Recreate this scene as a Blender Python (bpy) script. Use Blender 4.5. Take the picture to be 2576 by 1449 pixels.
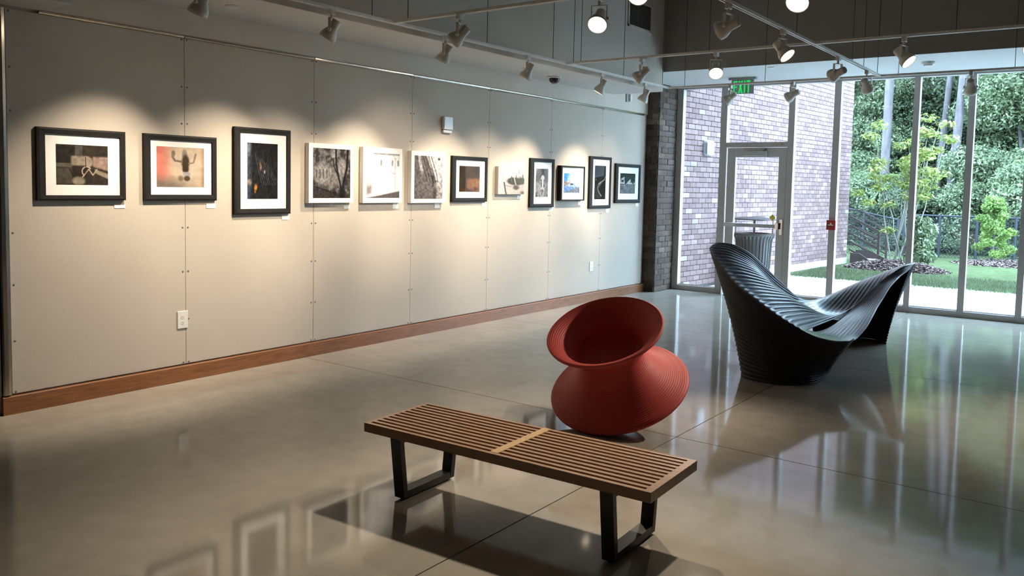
import bpy, math, random
import numpy as np
from mathutils import Vector, Matrix

# ------------------------------------------------------------------ scene, camera, light
for o in list(bpy.data.objects):
    bpy.data.objects.remove(o)
S = bpy.context.scene
COL = S.collection

FPX, PCY = 2086.5, 608.28
YAW, PITCH, ROLL = 0.6359, 0.0697, 0.0210
CAM = Vector((5.652, -2.3139, 1.5355))
cd = bpy.data.cameras.new('camera'); cam = bpy.data.objects.new('camera', cd); COL.objects.link(cam)
cd.sensor_fit = 'HORIZONTAL'; cd.sensor_width = 36.0; cd.lens = FPX / 2576 * 36.0
cd.shift_y = -(724.5 - PCY) / 2576
cd.clip_start = 0.05; cd.clip_end = 300
fwd = Vector((-math.sin(YAW) * math.cos(PITCH), math.cos(YAW) * math.cos(PITCH), -math.sin(PITCH)))
rgt = Vector((math.cos(YAW), math.sin(YAW), 0)); upv = rgt.cross(fwd)
r2 = math.cos(ROLL) * rgt + math.sin(ROLL) * upv
u2 = -math.sin(ROLL) * rgt + math.cos(ROLL) * upv
M3 = Matrix((r2, u2, -fwd)).transposed()
cam.matrix_world = Matrix.Translation(CAM) @ M3.to_4x4()
S.camera = cam

# overcast daylight
W = bpy.data.worlds.new('overcast_sky'); S.world = W; W.use_nodes = True
bg = W.node_tree.nodes['Background']
bg.inputs['Color'].default_value = (0.54, 0.75, 1.0, 1); bg.inputs['Strength'].default_value = 23.0

S.view_settings.view_transform = 'Standard'; S.view_settings.look = 'None'
S.view_settings.exposure = 0.0; S.view_settings.gamma = 1.0
S.view_settings.use_curve_mapping = False

SPOT_WALL, SPOT_FLOOR = 195.0, 240.0
WARM = (1.0, 0.86, 0.68)

# ------------------------------------------------------------------ materials
MATS = {}
def mat(name, col=(.5, .5, .5), rough=.5, metal=0., noise=0., nscale=10., nstretch=(1, 1, 1), bump=0., bscale=None,
        spec=.5, coat=0., coat_rough=.1, emit=None, estr=0., noise2=None, rvar=0., trans=0.):
    m = bpy.data.materials.new(name); m.use_nodes = True; MATS[name] = m
    nt = m.node_tree; N = nt.nodes; L = nt.links
    b = N['Principled BSDF']
    b.inputs['Base Color'].default_value = (*col, 1); b.inputs['Roughness'].default_value = rough
    b.inputs['Metallic'].default_value = metal; b.inputs['Specular IOR Level'].default_value = spec
    b.inputs['Coat Weight'].default_value = coat; b.inputs['Coat Roughness'].default_value = coat_rough
    if emit:
        b.inputs['Emission Color'].default_value = (*emit, 1); b.inputs['Emission Strength'].default_value = estr
    if noise or bump or rvar:
        tc = N.new('ShaderNodeTexCoord'); mp = N.new('ShaderNodeMapping')
        mp.inputs['Scale'].default_value = nstretch
        L.new(tc.outputs['Object'], mp.inputs['Vector'])
        nz = N.new('ShaderNodeTexNoise'); nz.inputs['Scale'].default_value = nscale; nz.inputs['Detail'].default_value = 6
        nz.inputs['Roughness'].default_value = .6
        L.new(mp.outputs['Vector'], nz.inputs['Vector'])
        if noise:
            mr = N.new('ShaderNodeMapRange'); mr.inputs['From Min'].default_value = .3; mr.inputs['From Max'].default_value = .7
            mr.inputs['To Min'].default_value = 1 - noise; mr.inputs['To Max'].default_value = 1 + noise
            L.new(nz.outputs['Fac'], mr.inputs['Value'])
            mx = N.new('ShaderNodeMix'); mx.data_type = 'RGBA'; mx.blend_type = 'MULTIPLY'; mx.inputs['Factor'].default_value = 1
            mx.inputs['A'].default_value = (*col, 1); L.new(mr.outputs['Result'], mx.inputs['B'])
            outc = mx.outputs['Result']
            if noise2:
                n2 = N.new('ShaderNodeTexNoise'); n2.inputs['Scale'].default_value = noise2[0]; n2.inputs['Detail'].default_value = 4
                L.new(tc.outputs['Object'], n2.inputs['Vector'])
                m2 = N.new('ShaderNodeMapRange'); m2.inputs['From Min'].default_value = .3; m2.inputs['From Max'].default_value = .7
                m2.inputs['To Min'].default_value = 1 - noise2[1]; m2.inputs['To Max'].default_value = 1 + noise2[1]
                L.new(n2.outputs['Fac'], m2.inputs['Value'])
                mm = N.new('ShaderNodeMix'); mm.data_type = 'RGBA'; mm.blend_type = 'MULTIPLY'; mm.inputs['Factor'].default_value = 1
                L.new(outc, mm.inputs['A']); L.new(m2.outputs['Result'], mm.inputs['B']); outc = mm.outputs['Result']
            L.new(outc, b.inputs['Base Color'])
        if rvar:
            rr = N.new('ShaderNodeMapRange'); rr.inputs['From Min'].default_value = .3; rr.inputs['From Max'].default_value = .7
            rr.inputs['To Min'].default_value = max(0, rough - rvar); rr.inputs['To Max'].default_value = rough + rvar
            L.new(nz.outputs['Fac'], rr.inputs['Value']); L.new(rr.outputs['Result'], b.inputs['Roughness'])
        if bump:
            bp = N.new('ShaderNodeBump'); bp.inputs['Strength'].default_value = bump; bp.inputs['Distance'].default_value = .004
            if bscale:
                nb = N.new('ShaderNodeTexNoise'); nb.inputs['Scale'].default_value = bscale; nb.inputs['Detail'].default_value = 3
                L.new(mp.outputs['Vector'], nb.inputs['Vector']); L.new(nb.outputs['Fac'], bp.inputs['Height'])
            else:
                L.new(nz.outputs['Fac'], bp.inputs['Height'])
            L.new(bp.outputs['Normal'], b.inputs['Normal'])
    return m

def glass_mat(name, tint=(1, 1, 1), ior=1.5, scale=1.0):
    m = bpy.data.materials.new(name); m.use_nodes = True; MATS[name] = m
    nt = m.node_tree; N = nt.nodes; L = nt.links; N.remove(N['Principled BSDF'])
    t = N.new('ShaderNodeBsdfTransparent'); t.inputs['Color'].default_value = (*tint, 1)
    g = N.new('ShaderNodeBsdfGlossy'); g.inputs['Roughness'].default_value = 0.01
    lw = N.new('ShaderNodeLayerWeight')
    pw = N.new('ShaderNodeMath'); pw.operation = 'POWER'; pw.inputs[1].default_value = 5.0
    ml = N.new('ShaderNodeMath'); ml.operation = 'MULTIPLY_ADD'; ml.inputs[1].default_value = .9 * scale; ml.inputs[2].default_value = .035 * scale
    mx = N.new('ShaderNodeMixShader'); L.new(lw.outputs['Facing'], pw.inputs[0]); L.new(pw.outputs[0], ml.inputs[0]); L.new(ml.outputs[0], mx.inputs[0])
    L.new(t.outputs[0], mx.inputs[1]); L.new(g.outputs[0], mx.inputs[2])
    L.new(mx.outputs[0], N['Material Output'].inputs['Surface'])
    return m

def ramp_mat(name, stops, rough, per_island, bump=.3, nscale=60, noise=.25):
    """brick / leaf colours: one random value per piece picked from a ramp"""
    m = bpy.data.materials.new(name); m.use_nodes = True; MATS[name] = m
    nt = m.node_tree; N = nt.nodes; L = nt.links; b = N['Principled BSDF']; b.inputs['Roughness'].default_value = rough
    if per_island:
        src = N.new('ShaderNodeNewGeometry').outputs['Random Per Island']
    else:
        src = N.new('ShaderNodeObjectInfo').outputs['Random']
    cr = N.new('ShaderNodeValToRGB'); cr.color_ramp.interpolation = 'LINEAR'
    el = cr.color_ramp.elements
    while len(el) < len(stops): el.new(.5)
    for e, (p, c) in zip(el, stops): e.position = p; e.color = (*c, 1)
    L.new(src, cr.inputs['Fac'])
    tc = N.new('ShaderNodeTexCoord'); nz = N.new('ShaderNodeTexNoise'); nz.inputs['Scale'].default_value = nscale
    L.new(tc.outputs['Object'], nz.inputs['Vector'])
    mr = N.new('ShaderNodeMapRange'); mr.inputs['From Min'].default_value = .3; mr.inputs['From Max'].default_value = .7
    mr.inputs['To Min'].default_value = 1 - noise; mr.inputs['To Max'].default_value = 1 + noise
    L.new(nz.outputs['Fac'], mr.inputs['Value'])
    mx = N.new('ShaderNodeMix'); mx.data_type = 'RGBA'; mx.blend_type = 'MULTIPLY'; mx.inputs['Factor'].default_value = 1
    L.new(cr.outputs['Color'], mx.inputs['A']); L.new(mr.outputs['Result'], mx.inputs['B'])
    L.new(mx.outputs['Result'], b.inputs['Base Color'])
    if bump:
        bp = N.new('ShaderNodeBump'); bp.inputs['Strength'].default_value = bump; bp.inputs['Distance'].default_value = .006
        L.new(nz.outputs['Fac'], bp.inputs['Height']); L.new(bp.outputs['Normal'], b.inputs['Normal'])
    return m

def leaf_mat(name, stops):
    m = ramp_mat(name, stops, .55, True, bump=0, nscale=1.2, noise=.25)
    nt = m.node_tree; N = nt.nodes; L = nt.links; b = N['Principled BSDF']
    tr = N.new('ShaderNodeBsdfTranslucent'); mx = N.new('ShaderNodeMixShader'); mx.inputs[0].default_value = .35
    src = b.inputs['Base Color'].links[0].from_socket
    L.new(src, tr.inputs['Color']); L.new(b.outputs[0], mx.inputs[1]); L.new(tr.outputs[0], mx.inputs[2])
    L.new(mx.outputs[0], N['Material Output'].inputs['Surface'])
    return m

def print_mat(name):
    m = bpy.data.materials.new(name); m.use_nodes = True; MATS[name] = m
    N = m.node_tree.nodes; b = N['Principled BSDF']; b.inputs['Roughness'].default_value = .8; b.inputs['Specular IOR Level'].default_value = .08
    a = N.new('ShaderNodeVertexColor'); a.layer_name = 'ink'
    m.node_tree.links.new(a.outputs['Color'], b.inputs['Base Color'])
    return m

mat('wall_fabric', (.51, .452, .378), .9, noise=.07, nscale=260, nstretch=(1, 1.6, .5), bump=.35, noise2=(1.6, .04), spec=.2)
mat('wall_paint', (.63, .55, .465), .8, noise=.03, nscale=3, spec=.3)
mat('soffit_paint', (.60, .60, .59), .75, noise=.02, nscale=3, spec=.3)
mat('backlit_paint', (.30, .285, .26), .8, noise=.04, nscale=4, spec=.3)  # fascia over the glass: its backlit shade is put into the colour
mat('far_wall_paint', (.16, .15, .14), .85, noise=.03, nscale=2)
mat('ceiling_paint', (.20, .19, .175), .9)
mat('concrete_floor', (.325, .297, .250), .30, noise=.10, nscale=1.3, noise2=(7, .07), coat=.8, coat_rough=.075, spec=0.)
mat('joint_filler', (.05, .05, .045), .8)
mat('baseboard_wood', (.235, .095, .035), .42, noise=.3, nscale=14, nstretch=(6, .5, 6), spec=.4)
mat('bench_wood', (.27, .148, .072), .30, noise=.28, nscale=22, nstretch=(.7, 8, 8), spec=.45)
mat('bench_wood_light', (.44, .26, .11), .35, noise=.2, nscale=24, nstretch=(8, .7, 8), spec=.45)
mat('black_wood', (.012, .011, .010), .45, noise=.2, nscale=20)
mat('brushed_metal', (.55, .50, .43), .22, metal=1., noise=.15, nscale=30, nstretch=(1, 1, .2))
mat('chrome', (.75, .75, .76), .15, metal=1., noise=.05, nscale=30)
mat('mullion_metal', (.46, .425, .40), .45, metal=.0, noise=.05, nscale=20)
mat('door_metal', (.50, .47, .44), .5, metal=.0, noise=.05, nscale=20)
mat('bar_grey', (.42, .41, .40), .4, noise=.04, nscale=30)
mat('bar_pale', (.58, .57, .55), .4, noise=.04, nscale=30)
mat('track_white', (.82, .80, .76), .4, noise=.04, nscale=20)
mat('track_slot', (.03, .03, .03), .6, noise=.04, nscale=20)
mat('lamp_white', (.72, .69, .62), .42, noise=.05, nscale=30)
mat('cable_dark', (.06, .06, .06), .5, noise=.05, nscale=20)
mat('lamp_glow', (.9, .85, .75), .4, emit=WARM, estr=22.0)
mat('lamp_off', (.7, .68, .62), .25, noise=.05, nscale=60)
mat('frame_black', (.016, .0145, .013), .6, spec=.15, noise=.2, nscale=40)
mat('mat_board', (.86, .84, .80), .85, noise=.02, nscale=60)
mat('canvas_white', (.84, .81, .75), .8, noise=.03, nscale=120)
mat('card_white', (.86, .85, .82), .7, noise=.02, nscale=80)
mat('plastic_white', (.72, .70, .66), .35, noise=.02, nscale=40)
mat('plastic_dark', (.02, .02, .02), .12, noise=.05, nscale=30)
mat('red_plastic', (.54, .062, .05), .55, noise=.06, nscale=90, bump=.1, spec=.35)
mat('folly_plastic_lit', (.078, .096, .145), .32, noise=.08, nscale=50, bump=.03, bscale=500, spec=.7, coat=.9, coat_rough=.28)  # lit copy of the lounge plastic: window light put into a lighter colour
mat('folly_plastic_shaded', (.022, .024, .028), .6, noise=.08, nscale=50, spec=.3)  # same lounge plastic, darker: shade on the skirts put into the colour
mat('exit_green', (.02, .5, .12), .5, emit=(.02, .85, .16), estr=.55)
mat('exit_panel', (.30, .31, .31), .4, noise=.03, nscale=20)
mat('pull_red', (.36, .03, .025), .4, noise=.05, nscale=40)
mat('sign_yellow', (.75, .50, .05), .5, noise=.05, nscale=40)
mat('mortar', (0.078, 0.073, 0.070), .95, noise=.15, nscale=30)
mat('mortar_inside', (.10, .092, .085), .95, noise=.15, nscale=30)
mat('sidewalk', (.66, .66, .64), .9, noise=.05, nscale=2, bump=.1, bscale=90)
mat('footing_concrete', (0.358, 0.358, 0.325), .9, noise=.15, nscale=6)
mat('lawn_grass', (0.060, 0.078, 0.036), .95, spec=.05, noise=.35, nscale=9, noise2=(.7, .25), bump=.6, bscale=120)
mat('forest_ground', (.07, .065, .04), .95, noise=.4, nscale=3)
mat('mulch_base', (0.104, 0.075, 0.065), .95, noise=.4, nscale=25, bump=.8)
ramp_mat('mulch_chip', [(0, (.07, .045, .040)), (.6, (.15, .108, .098)), (1, (.28, .21, .195))], .9, True, bump=0)
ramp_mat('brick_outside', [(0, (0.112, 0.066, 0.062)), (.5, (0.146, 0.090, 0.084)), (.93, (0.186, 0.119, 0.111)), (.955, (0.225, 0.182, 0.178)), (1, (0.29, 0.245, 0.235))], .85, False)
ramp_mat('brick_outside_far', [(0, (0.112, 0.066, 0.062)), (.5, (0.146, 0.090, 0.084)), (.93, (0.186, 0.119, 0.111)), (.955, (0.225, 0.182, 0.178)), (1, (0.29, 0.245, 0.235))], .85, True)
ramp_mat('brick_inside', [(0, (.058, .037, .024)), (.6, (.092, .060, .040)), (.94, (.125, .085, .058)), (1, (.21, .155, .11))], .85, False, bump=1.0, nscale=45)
mat('bark_pine', (0.090, 0.078, 0.080), .95, noise=.4, nscale=9, nstretch=(1, 1, .25), bump=.8)
mat('stem_pale', (0.234, 0.227, 0.189), .8, noise=.2, nscale=20)
leaf_mat('leaf_dark', [(0, (0.039, 0.063, 0.031)), (.5, (0.071, 0.102, 0.050)), (1, (0.128, 0.158, 0.082))])
leaf_mat('leaf_mid', [(0, (0.086, 0.125, 0.060)), (.5, (0.150, 0.198, 0.100)), (1, (0.242, 0.290, 0.157))])
leaf_mat('leaf_grass', [(0, (0.060, 0.085, 0.038)), (.5, (0.090, 0.118, 0.055)), (1, (0.13, 0.158, 0.08))])
leaf_mat('leaf_yellow', [(0, (0.114, 0.172, 0.038)), (.5, (0.214, 0.277, 0.069)), (.9, (0.342, 0.363, 0.113)), (1, (0.428, 0.297, 0.063))])
leaf_mat('leaf_conifer', [(0, (0.114, 0.211, 0.044)), (.5, (0.192, 0.304, 0.069)), (1, (0.299, 0.396, 0.113))])
mat('rust_steel', (.045, .030, .027), .7, noise=.25, nscale=14)
mat('fence_black', (.014, .018, .026), .6, noise=.1, nscale=20)
mat('can_black', (.010, .011, .011), .45, noise=.1, nscale=20)
glass_mat('window_glass', (.93, .96, .96))
glass_mat('picture_glass', (.98, .98, .98), 1.45, .05)
mat('fixture_pale', (0.488, 0.520, 0.546), .4, noise=.03, nscale=30)
mat('fixture_blue', (.22, .30, .42), .3, noise=.05, nscale=30)
mat('vent_dark', (.17, .17, .165), .6, noise=.1, nscale=30)
print_mat('photo_print')

# ------------------------------------------------------------------ mesh helpers
class MB:
    def __init__(s): s.v = []; s.f = []
    def add(s, V, F):
        o = len(s.v); s.v += [tuple(p) for p in V]; s.f += [tuple(i + o for i in f) for f in F]; return s
    def box(s, a, b):
        (x0, y0, z0), (x1, y1, z1) = a, b
        return s.add([(x0, y0, z0), (x1, y0, z0), (x1, y1, z0), (x0, y1, z0), (x0, y0, z1), (x1, y0, z1), (x1, y1, z1), (x0, y1, z1)],
                     [(0, 3, 2, 1), (4, 5, 6, 7), (0, 1, 5, 4), (1, 2, 6, 5), (2, 3, 7, 6), (3, 0, 4, 7)])
    def bar(s, p, q, w, h=None, up=(0, 0, 1)):
        """rectangular bar from p to q"""
        h = h or w; p, q = Vector(p), Vector(q); d = (q - p).normalized(); up = Vector(up)
        if abs(d.dot(up)) > .99: up = Vector((1, 0, 0))
        a = d.cross(up).normalized(); b = a.cross(d).normalized()
        V = [c + a * (i * w / 2) + b * (j * h / 2) for c in (p, q) for i, j in ((-1, -1), (1, -1), (1, 1), (-1, 1))]
        return s.add(V, [(3, 2, 1, 0), (4, 5, 6, 7), (0, 1, 5, 4), (1, 2, 6, 5), (2, 3, 7, 6), (3, 0, 4, 7)])
    def tube(s, pts, rad, n=8, cap=True):
        pts = [Vector(p) for p in pts]; rr = rad if isinstance(rad, (list, tuple)) else [rad] * len(pts)
        V = []; F = []; prev = None
        for i, p in enumerate(pts):
            d = (pts[min(i + 1, len(pts) - 1)] - pts[max(i - 1, 0)]).normalized()
            if prev is None:
                a = d.cross(Vector((0, 0, 1)))
                if a.length < 1e-3: a = d.cross(Vector((1, 0, 0)))
            else: a = prev - d * prev.dot(d)
            a.normalize(); prev = a; b = d.cross(a)
            V += [p + rr[i] * (math.cos(t) * a + math.sin(t) * b) for t in [2 * math.pi * k / n for k in range(n)]]
        for i in range(len(pts) - 1):
            for k in range(n): F.append((i * n + k, i * n + (k + 1) % n, (i + 1) * n + (k + 1) % n, (i + 1) * n + k))
        if cap: F.append(tuple(range(n))[::-1]); F.append(tuple((len(pts) - 1) * n + k for k in range(n)))
        return s.add(V, F)
    def lathe(s, prof, n=32, M=None, close=True):
        """prof: (r, l) pairs around local z, M places it"""
        V = []; F = []; rings = []
        for r, l in prof:
            if r < 1e-6: rings.append([len(V)]); V.append(Vector((0, 0, l)))
            else:
                rings.append(list(range(len(V), len(V) + n)))
                V += [Vector((r * math.cos(2 * math.pi * k / n), r * math.sin(2 * math.pi * k / n), l)) for k in range(n)]
        for A, B in zip(rings, rings[1:]):
            for k in range(n):
                k2 = (k + 1) % n
                if len(A) == 1 and len(B) == 1: continue
                if len(A) == 1: F.append((A[0], B[k2], B[k]))
                elif len(B) == 1: F.append((A[k], A[k2], B[0]))
                else: F.append((A[k], A[k2], B[k2], B[k]))
        if M is not None: V = [M @ v for v in V]
        return s.add(V, F)
    def prism(s, poly, axis, a, b):
        """extrude 2d polygon along axis; poly in the other two axes in order"""
        def P(p, t):
            q = list(p); q.insert(axis, t); return tuple(q)
        n = len(poly); V = [P(p, a) for p in poly] + [P(p, b) for p in poly]
        F = [tuple(range(n))[::-1], tuple(range(n, 2 * n))] + [(i, (i + 1) % n, n + (i + 1) % n, n + i) for i in range(n)]
        return s.add(V, F)
    def grid(s, A):
        """A: (m, n, 3) array of points"""
        m, n = len(A), len(A[0]); V = [tuple(p) for row in A for p in row]
        F = [(i * n + j, i * n + j + 1, (i + 1) * n + j + 1, (i + 1) * n + j) for i in range(m - 1) for j in range(n - 1)]
        return s.add(V, F)
    def mesh(s, name, smooth=False):
        me = bpy.data.meshes.new(name); me.from_pydata(s.v, [], s.f); me.update()
        if smooth: me.polygons.foreach_set('use_smooth', [True] * len(me.polygons))
        return me

def link(name, data, m=None, parent=None, loc=None):
    o = bpy.data.objects.new(name, data); COL.objects.link(o)
    if m is not None and data is not None and not data.materials: data.materials.append(MATS[m])
    if parent is not None: o.parent = parent
    if loc is not None: o.location = loc
    return o
def fixn(me):
    import bmesh
    bm = bmesh.new(); bm.from_mesh(me); bmesh.ops.recalc_face_normals(bm, faces=bm.faces); bm.to_mesh(me); bm.free()
def obj(name, mb, m, parent=None, smooth=False, bevel=0, auto=False, solid=0):
    me = mb.mesh(name, smooth); fixn(me)
    o = link(name, me, m, parent)
    if solid:
        md = o.modifiers.new('solid', 'SOLIDIFY'); md.thickness = solid; md.offset = 0
    if bevel:
        md = o.modifiers.new('bevel', 'BEVEL'); md.width = bevel; md.segments = 2; md.limit_method = 'ANGLE'; md.angle_limit = .6
    return o
def tag(o, label, cat, group=None, kind=None):
    o['label'] = label
    if cat: o['category'] = cat
    if group: o['group'] = group
    if kind: o['kind'] = kind
    return o
def thing(name, label, cat, loc=(0, 0, 0), rz=0., group=None, kind=None):
    o = bpy.data.objects.new(name, None); COL.objects.link(o); o.location = loc; o.rotation_euler = (0, 0, rz)
    o.empty_display_size = .1
    return tag(o, label, cat, group, kind)
def struct(name, mb, m, label, cat, **k):
    return tag(obj(name, mb, m, **k), label, cat, kind='structure')
rnd = random.Random(7)

# ------------------------------------------------------------------ the room
X1, Y0, YG = 8.6, -5.6, 9.23          # right wall, back wall, glass line
ZS, ZL = 3.02, 2.77                   # soffit over the glass, soffit over the picture wall
FX, FY = 0.74, 7.56                   # fascias above those soffits
ZC = 4.6

# floor: saw-cut slabs of polished concrete
fl = struct('floor', MB().box((-.3, Y0 - .2, -.16), (X1, YG + .02, -.012)), 'joint_filler', 'polished grey concrete floor with straight saw-cut joints', 'floor')
xs = [-.3, 3.5053, 6.35, X1]; ys = [Y0 - .2, 2.3428, 5.1843, YG + .02]
g = .0035
for i in range(len(xs) - 1):
    for j in range(len(ys) - 1):
        obj('floor_slab', MB().box((xs[i] + g, ys[j] + g, -.012), (xs[i + 1] - g, ys[j + 1] - g, 0)), 'concrete_floor', fl)

# picture wall
wl = struct('wall_left', MB().box((-.30, -.055, 0), (-.022, 8.60, 2.575)).box((-.30, -.055, 2.575), (-.004, 8.60, ZS + .3)), 'wall_paint',
            'long gallery wall covered in beige fabric panels', 'wall')
for k in range(7):
    y0 = k * 1.22 + .0015; y1 = (k + 1) * 1.22 - .0015
    obj('wall_panel', MB().box((-.021, y0, .128), (0, min(y1, 8.535), 2.556)), 'wall_fabric', wl, bevel=.002)
sc = MB()
for k in range(0, 8):
    y = k * 1.22
    for z in (.14, .47, .83, 1.16, 1.93, 2.2, 2.545):
        for s in (-1, 1):
            yy = y + s * .022
            if yy < 0 or yy > 8.53: continue
            M = Matrix.Translation((0, yy, z)) @ Matrix.Rotation(math.pi / 2, 4, 'Y')
            sc.lathe([(.0075, -.001), (.0075, .0015), (.004, .004), (0, .0045)], 8, M)
o = obj('screw_heads', sc, 'vent_dark', wl); o['kind'] = 'stuff'
tr = thing('trim_1', 'polished metal strip along the top edge of the fabric panels', 'trim', kind='structure')
for k in range(7):
    y0 = max(.20, k * 1.22 + .004); y1 = min((k + 1) * 1.22 - .004, 8.47)
    tilt = rnd.uniform(-.12, .12)
    prof = [(-.003, -.011), (.004, -.011), (.012 + tilt * .02, -.004), (.0135, .004), (.008, .011), (-.003, .011)]
    mb = MB(); mb.prism([(x, 2.569 + z) for x, z in prof], 1, y0, y1)
    obj('strip', mb, 'brushed_metal', tr)
struct('trim_2', MB().prism([(-.012, -.058), (.012, -.058), (.02, -.05), (.022, -.028), (.018, -.010), (.006, -.006), (-.012, -.006)], 2, .128, 2.556),
       'brushed_metal', 'upright polished metal edge strip at the end of the fabric panels', 'trim')
struct('baseboard_left', MB().prism([(-.021, 0), (.020, 0), (.020, .112), (.016, .118), (-.021, .118)], 1, -.062, 8.6),
       'baseboard_wood', 'brown wooden baseboard under the fabric panels', 'baseboard')
# wall end beyond the left edge and the rest of the shell
struct('wall_front', MB().box((-3.2, Y0 - .2, 0), (-3.0, 1.2, ZC)), 'far_wall_paint', 'plain wall of the side passage', 'wall')
struct('wall_passage', MB().box((-3.2, .05, 0), (-.30, .2, ZC)), 'wall_paint', 'plain cross wall of the side passage', 'wall')
fl2 = struct('floor_passage', MB().box((-3.2, Y0 - .2, -.16), (-.3, .2, 0)), 'concrete_floor', 'concrete floor of the side passage', 'floor')
struct('wall_back', MB().box((-3.2, Y0 - .4, 0), (X1 + .2, Y0 - .2, ZC)), 'far_wall_paint', 'plain wall at the far end of the gallery', 'wall')
struct('wall_right', MB().box((X1, Y0 - .2, 0), (X1 + .2, YG + .4, ZC)), 'far_wall_paint', 'plain wall facing the pictures', 'wall')
struct('ceiling', MB().box((-3.2, Y0 - .4, ZC), (X1 + .2, YG + .4, ZC + .2)), 'ceiling_paint', 'high dark ceiling above the lighting tracks', 'ceiling')
# soffit and fascia along the picture wall
struct('ceiling_soffit_left', MB().box((-.004, .22, ZL), (FX - .02, FY, ZL + .12)), 'soffit_paint', 'low white soffit above the picture wall', 'ceiling')
struct('wall_fascia_left', MB().box((FX - .02, .22, ZL), (FX, FY, ZC)), 'wall_paint', 'tall grey fascia above the picture wall with an air grille', 'wall')
struct('ceiling_bulkhead', MB().box((-3.0, Y0 - .2, 2.578), (.40, .22, ZC)), 'soffit_paint', 'dropped bulkhead at the start of the picture wall', 'ceiling')
# soffit and fascia along the glass
struct('ceiling_soffit_glass', MB().box((-.30, FY + .02, ZS), (X1, YG + .3, ZS + .14)), 'soffit_paint', 'white soffit over the glass wall', 'ceiling')
struct('wall_fascia_glass', MB().box((FX, FY, ZS), (X1, FY + .02, ZC)), 'backlit_paint', 'fascia over the glass wall, its backlit shade put into the paint', 'wall')
struct('wall_corner', MB().box((-.30, FY, ZL), (FX - .02, FY + .02, ZC)), 'wall_paint', 'end of the low soffit beside the brick pier', 'wall')

struct('wall_daylight_block', MB().box((6.03, YG - .10, 0), (X1, YG + .30, ZS)), 'far_wall_paint', 'unseen plain wall added to hold back daylight beside the glass', 'wall')  # added out of view to cut the daylight that more glass would let in
# brick pier between the panels and the glass
BL, BH, MJ = .203, .081, .010
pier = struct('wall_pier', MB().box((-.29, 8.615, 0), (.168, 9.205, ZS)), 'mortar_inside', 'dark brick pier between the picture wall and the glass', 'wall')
def brick_mesh(l, h, d, j=.0025):
    r = random.Random(int(l * 1e4)); q = lambda: r.uniform(-j, j)
    V = [(x * l / 2 + q(), y * d + q() * .5, z * h / 2 + q()) for z in (-1, 1) for x, y in ((-1, -1), (1, -1), (1, 0), (-1, 0))]
    me = bpy.data.meshes.new('brick')
    me.from_pydata(V, [], [(0, 3, 2, 1), (4, 5, 6, 7), (0, 1, 5, 4), (1, 2, 6, 5), (2, 3, 7, 6), (3, 0, 4, 7)]); me.update()
    return me
bm_full = brick_mesh(BL - MJ, BH - MJ, .012); bm_half = brick_mesh(BL / 2 - MJ, BH - MJ, .012)
def lay(parent, p0, direc, length, z0, z1, material, full, half, jit=.003, rz=0, keep=None):
    """running-bond bricks on a vertical face: returns list of (center, is_half)"""
    out = []; rows = int((z1 - z0) / BH)
    for r in range(rows):
        s = -(BL / 2 if r % 2 else 0.); z = z0 + (r + .5) * BH
        while s < length - 1e-4:
            a, b = max(s, 0), min(s + BL, length)
            if b - a > BL * .8: out.append(((a + b) / 2, z, False))
            elif b - a > BL * .35: out.append(((a + b) / 2, z, True))
            s += BL
    return out
def put_bricks(parent, p0, ang, cells, material, full, half, jit):
    c, s = math.cos(ang), math.sin(ang)
    for q, z, h in cells:
        o = bpy.data.objects.new('brick', half if h else full); COL.objects.link(o)
        if not o.data.materials: o.data.materials.append(MATS[material])
        d = rnd.uniform(-jit, jit)
        o.location = (p0[0] + c * q + s * d, p0[1] + s * q - c * d, z); o.rotation_euler = (0, 0, ang + rnd.uniform(-.01, .01)); o.parent = parent
# outer surface of a brick is its local -y side
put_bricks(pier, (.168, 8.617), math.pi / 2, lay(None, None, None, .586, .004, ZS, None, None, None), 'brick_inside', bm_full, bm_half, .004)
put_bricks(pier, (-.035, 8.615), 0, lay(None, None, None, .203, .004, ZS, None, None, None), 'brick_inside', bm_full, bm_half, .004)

# air grille
vg = thing('air_grille', 'square metal return-air grille high on the grey fascia', 'air grille', (FX, 6.875, 3.62))
f_ = MB()
for a, b in (((0, -.30, -.17), (.012, -.275, .17)), ((0, .275, -.17), (.012, .30, .17)), ((0, -.30, -.17), (.012, .30, -.145)), ((0, -.30, .145), (.012, .30, .17))): f_.box(a, b)
obj('frame', f_, 'wall_paint', vg)
obj('backing', MB().box((0, -.28, -.15), (.002, .28, .15)), 'vent_dark', vg)
for k in range(20):
    y = -.26 + k * .0275
    obj('louver', MB().bar((.005, y, -.147), (.005, y, .147), .012, .003, up=(.7, .7, 0)), 'vent_dark', vg)

# ------------------------------------------------------------------ glass wall
win = thing('window_1', 'floor to ceiling glass wall with grey metal mullions', 'window', kind='structure')
mull = [(.160, .275), (.87, .965), (1.85, 1.935), (2.45, 2.535), (3.42, 3.49), (4.035, 4.11), (4.655, 4.725), (5.30, 5.375), (5.95, 6.025)]
HD = 2.985
for a, b in mull:
    obj('mullion', MB().box((a, YG - .045, .0), (b, YG + .055, HD)), 'mullion_metal', win, bevel=.002)
obj('header', MB().box((.16, YG - .05, HD), (6.03, YG + .06, ZS)), 'mullion_metal', win)
obj('header_cap', MB().box((.17, YG - .075, ZS - .022), (6.03, YG - .05, ZS)), 'mullion_metal', win)
for (a, b), (c, d) in zip(mull, mull[1:]):
    if a == .87: continue
    obj('sill', MB().box((b, YG - .05, 0), (c, YG + .055, .075)), 'mullion_metal', win, bevel=.002)
    obj('pane', MB().box((b, YG + .004, .075), (c, YG + .010, HD)), 'window_glass', win)
    obj('bead', MB().box((b, YG - .018, .075), (c, YG - .006, .09)), 'chrome', win)
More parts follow.
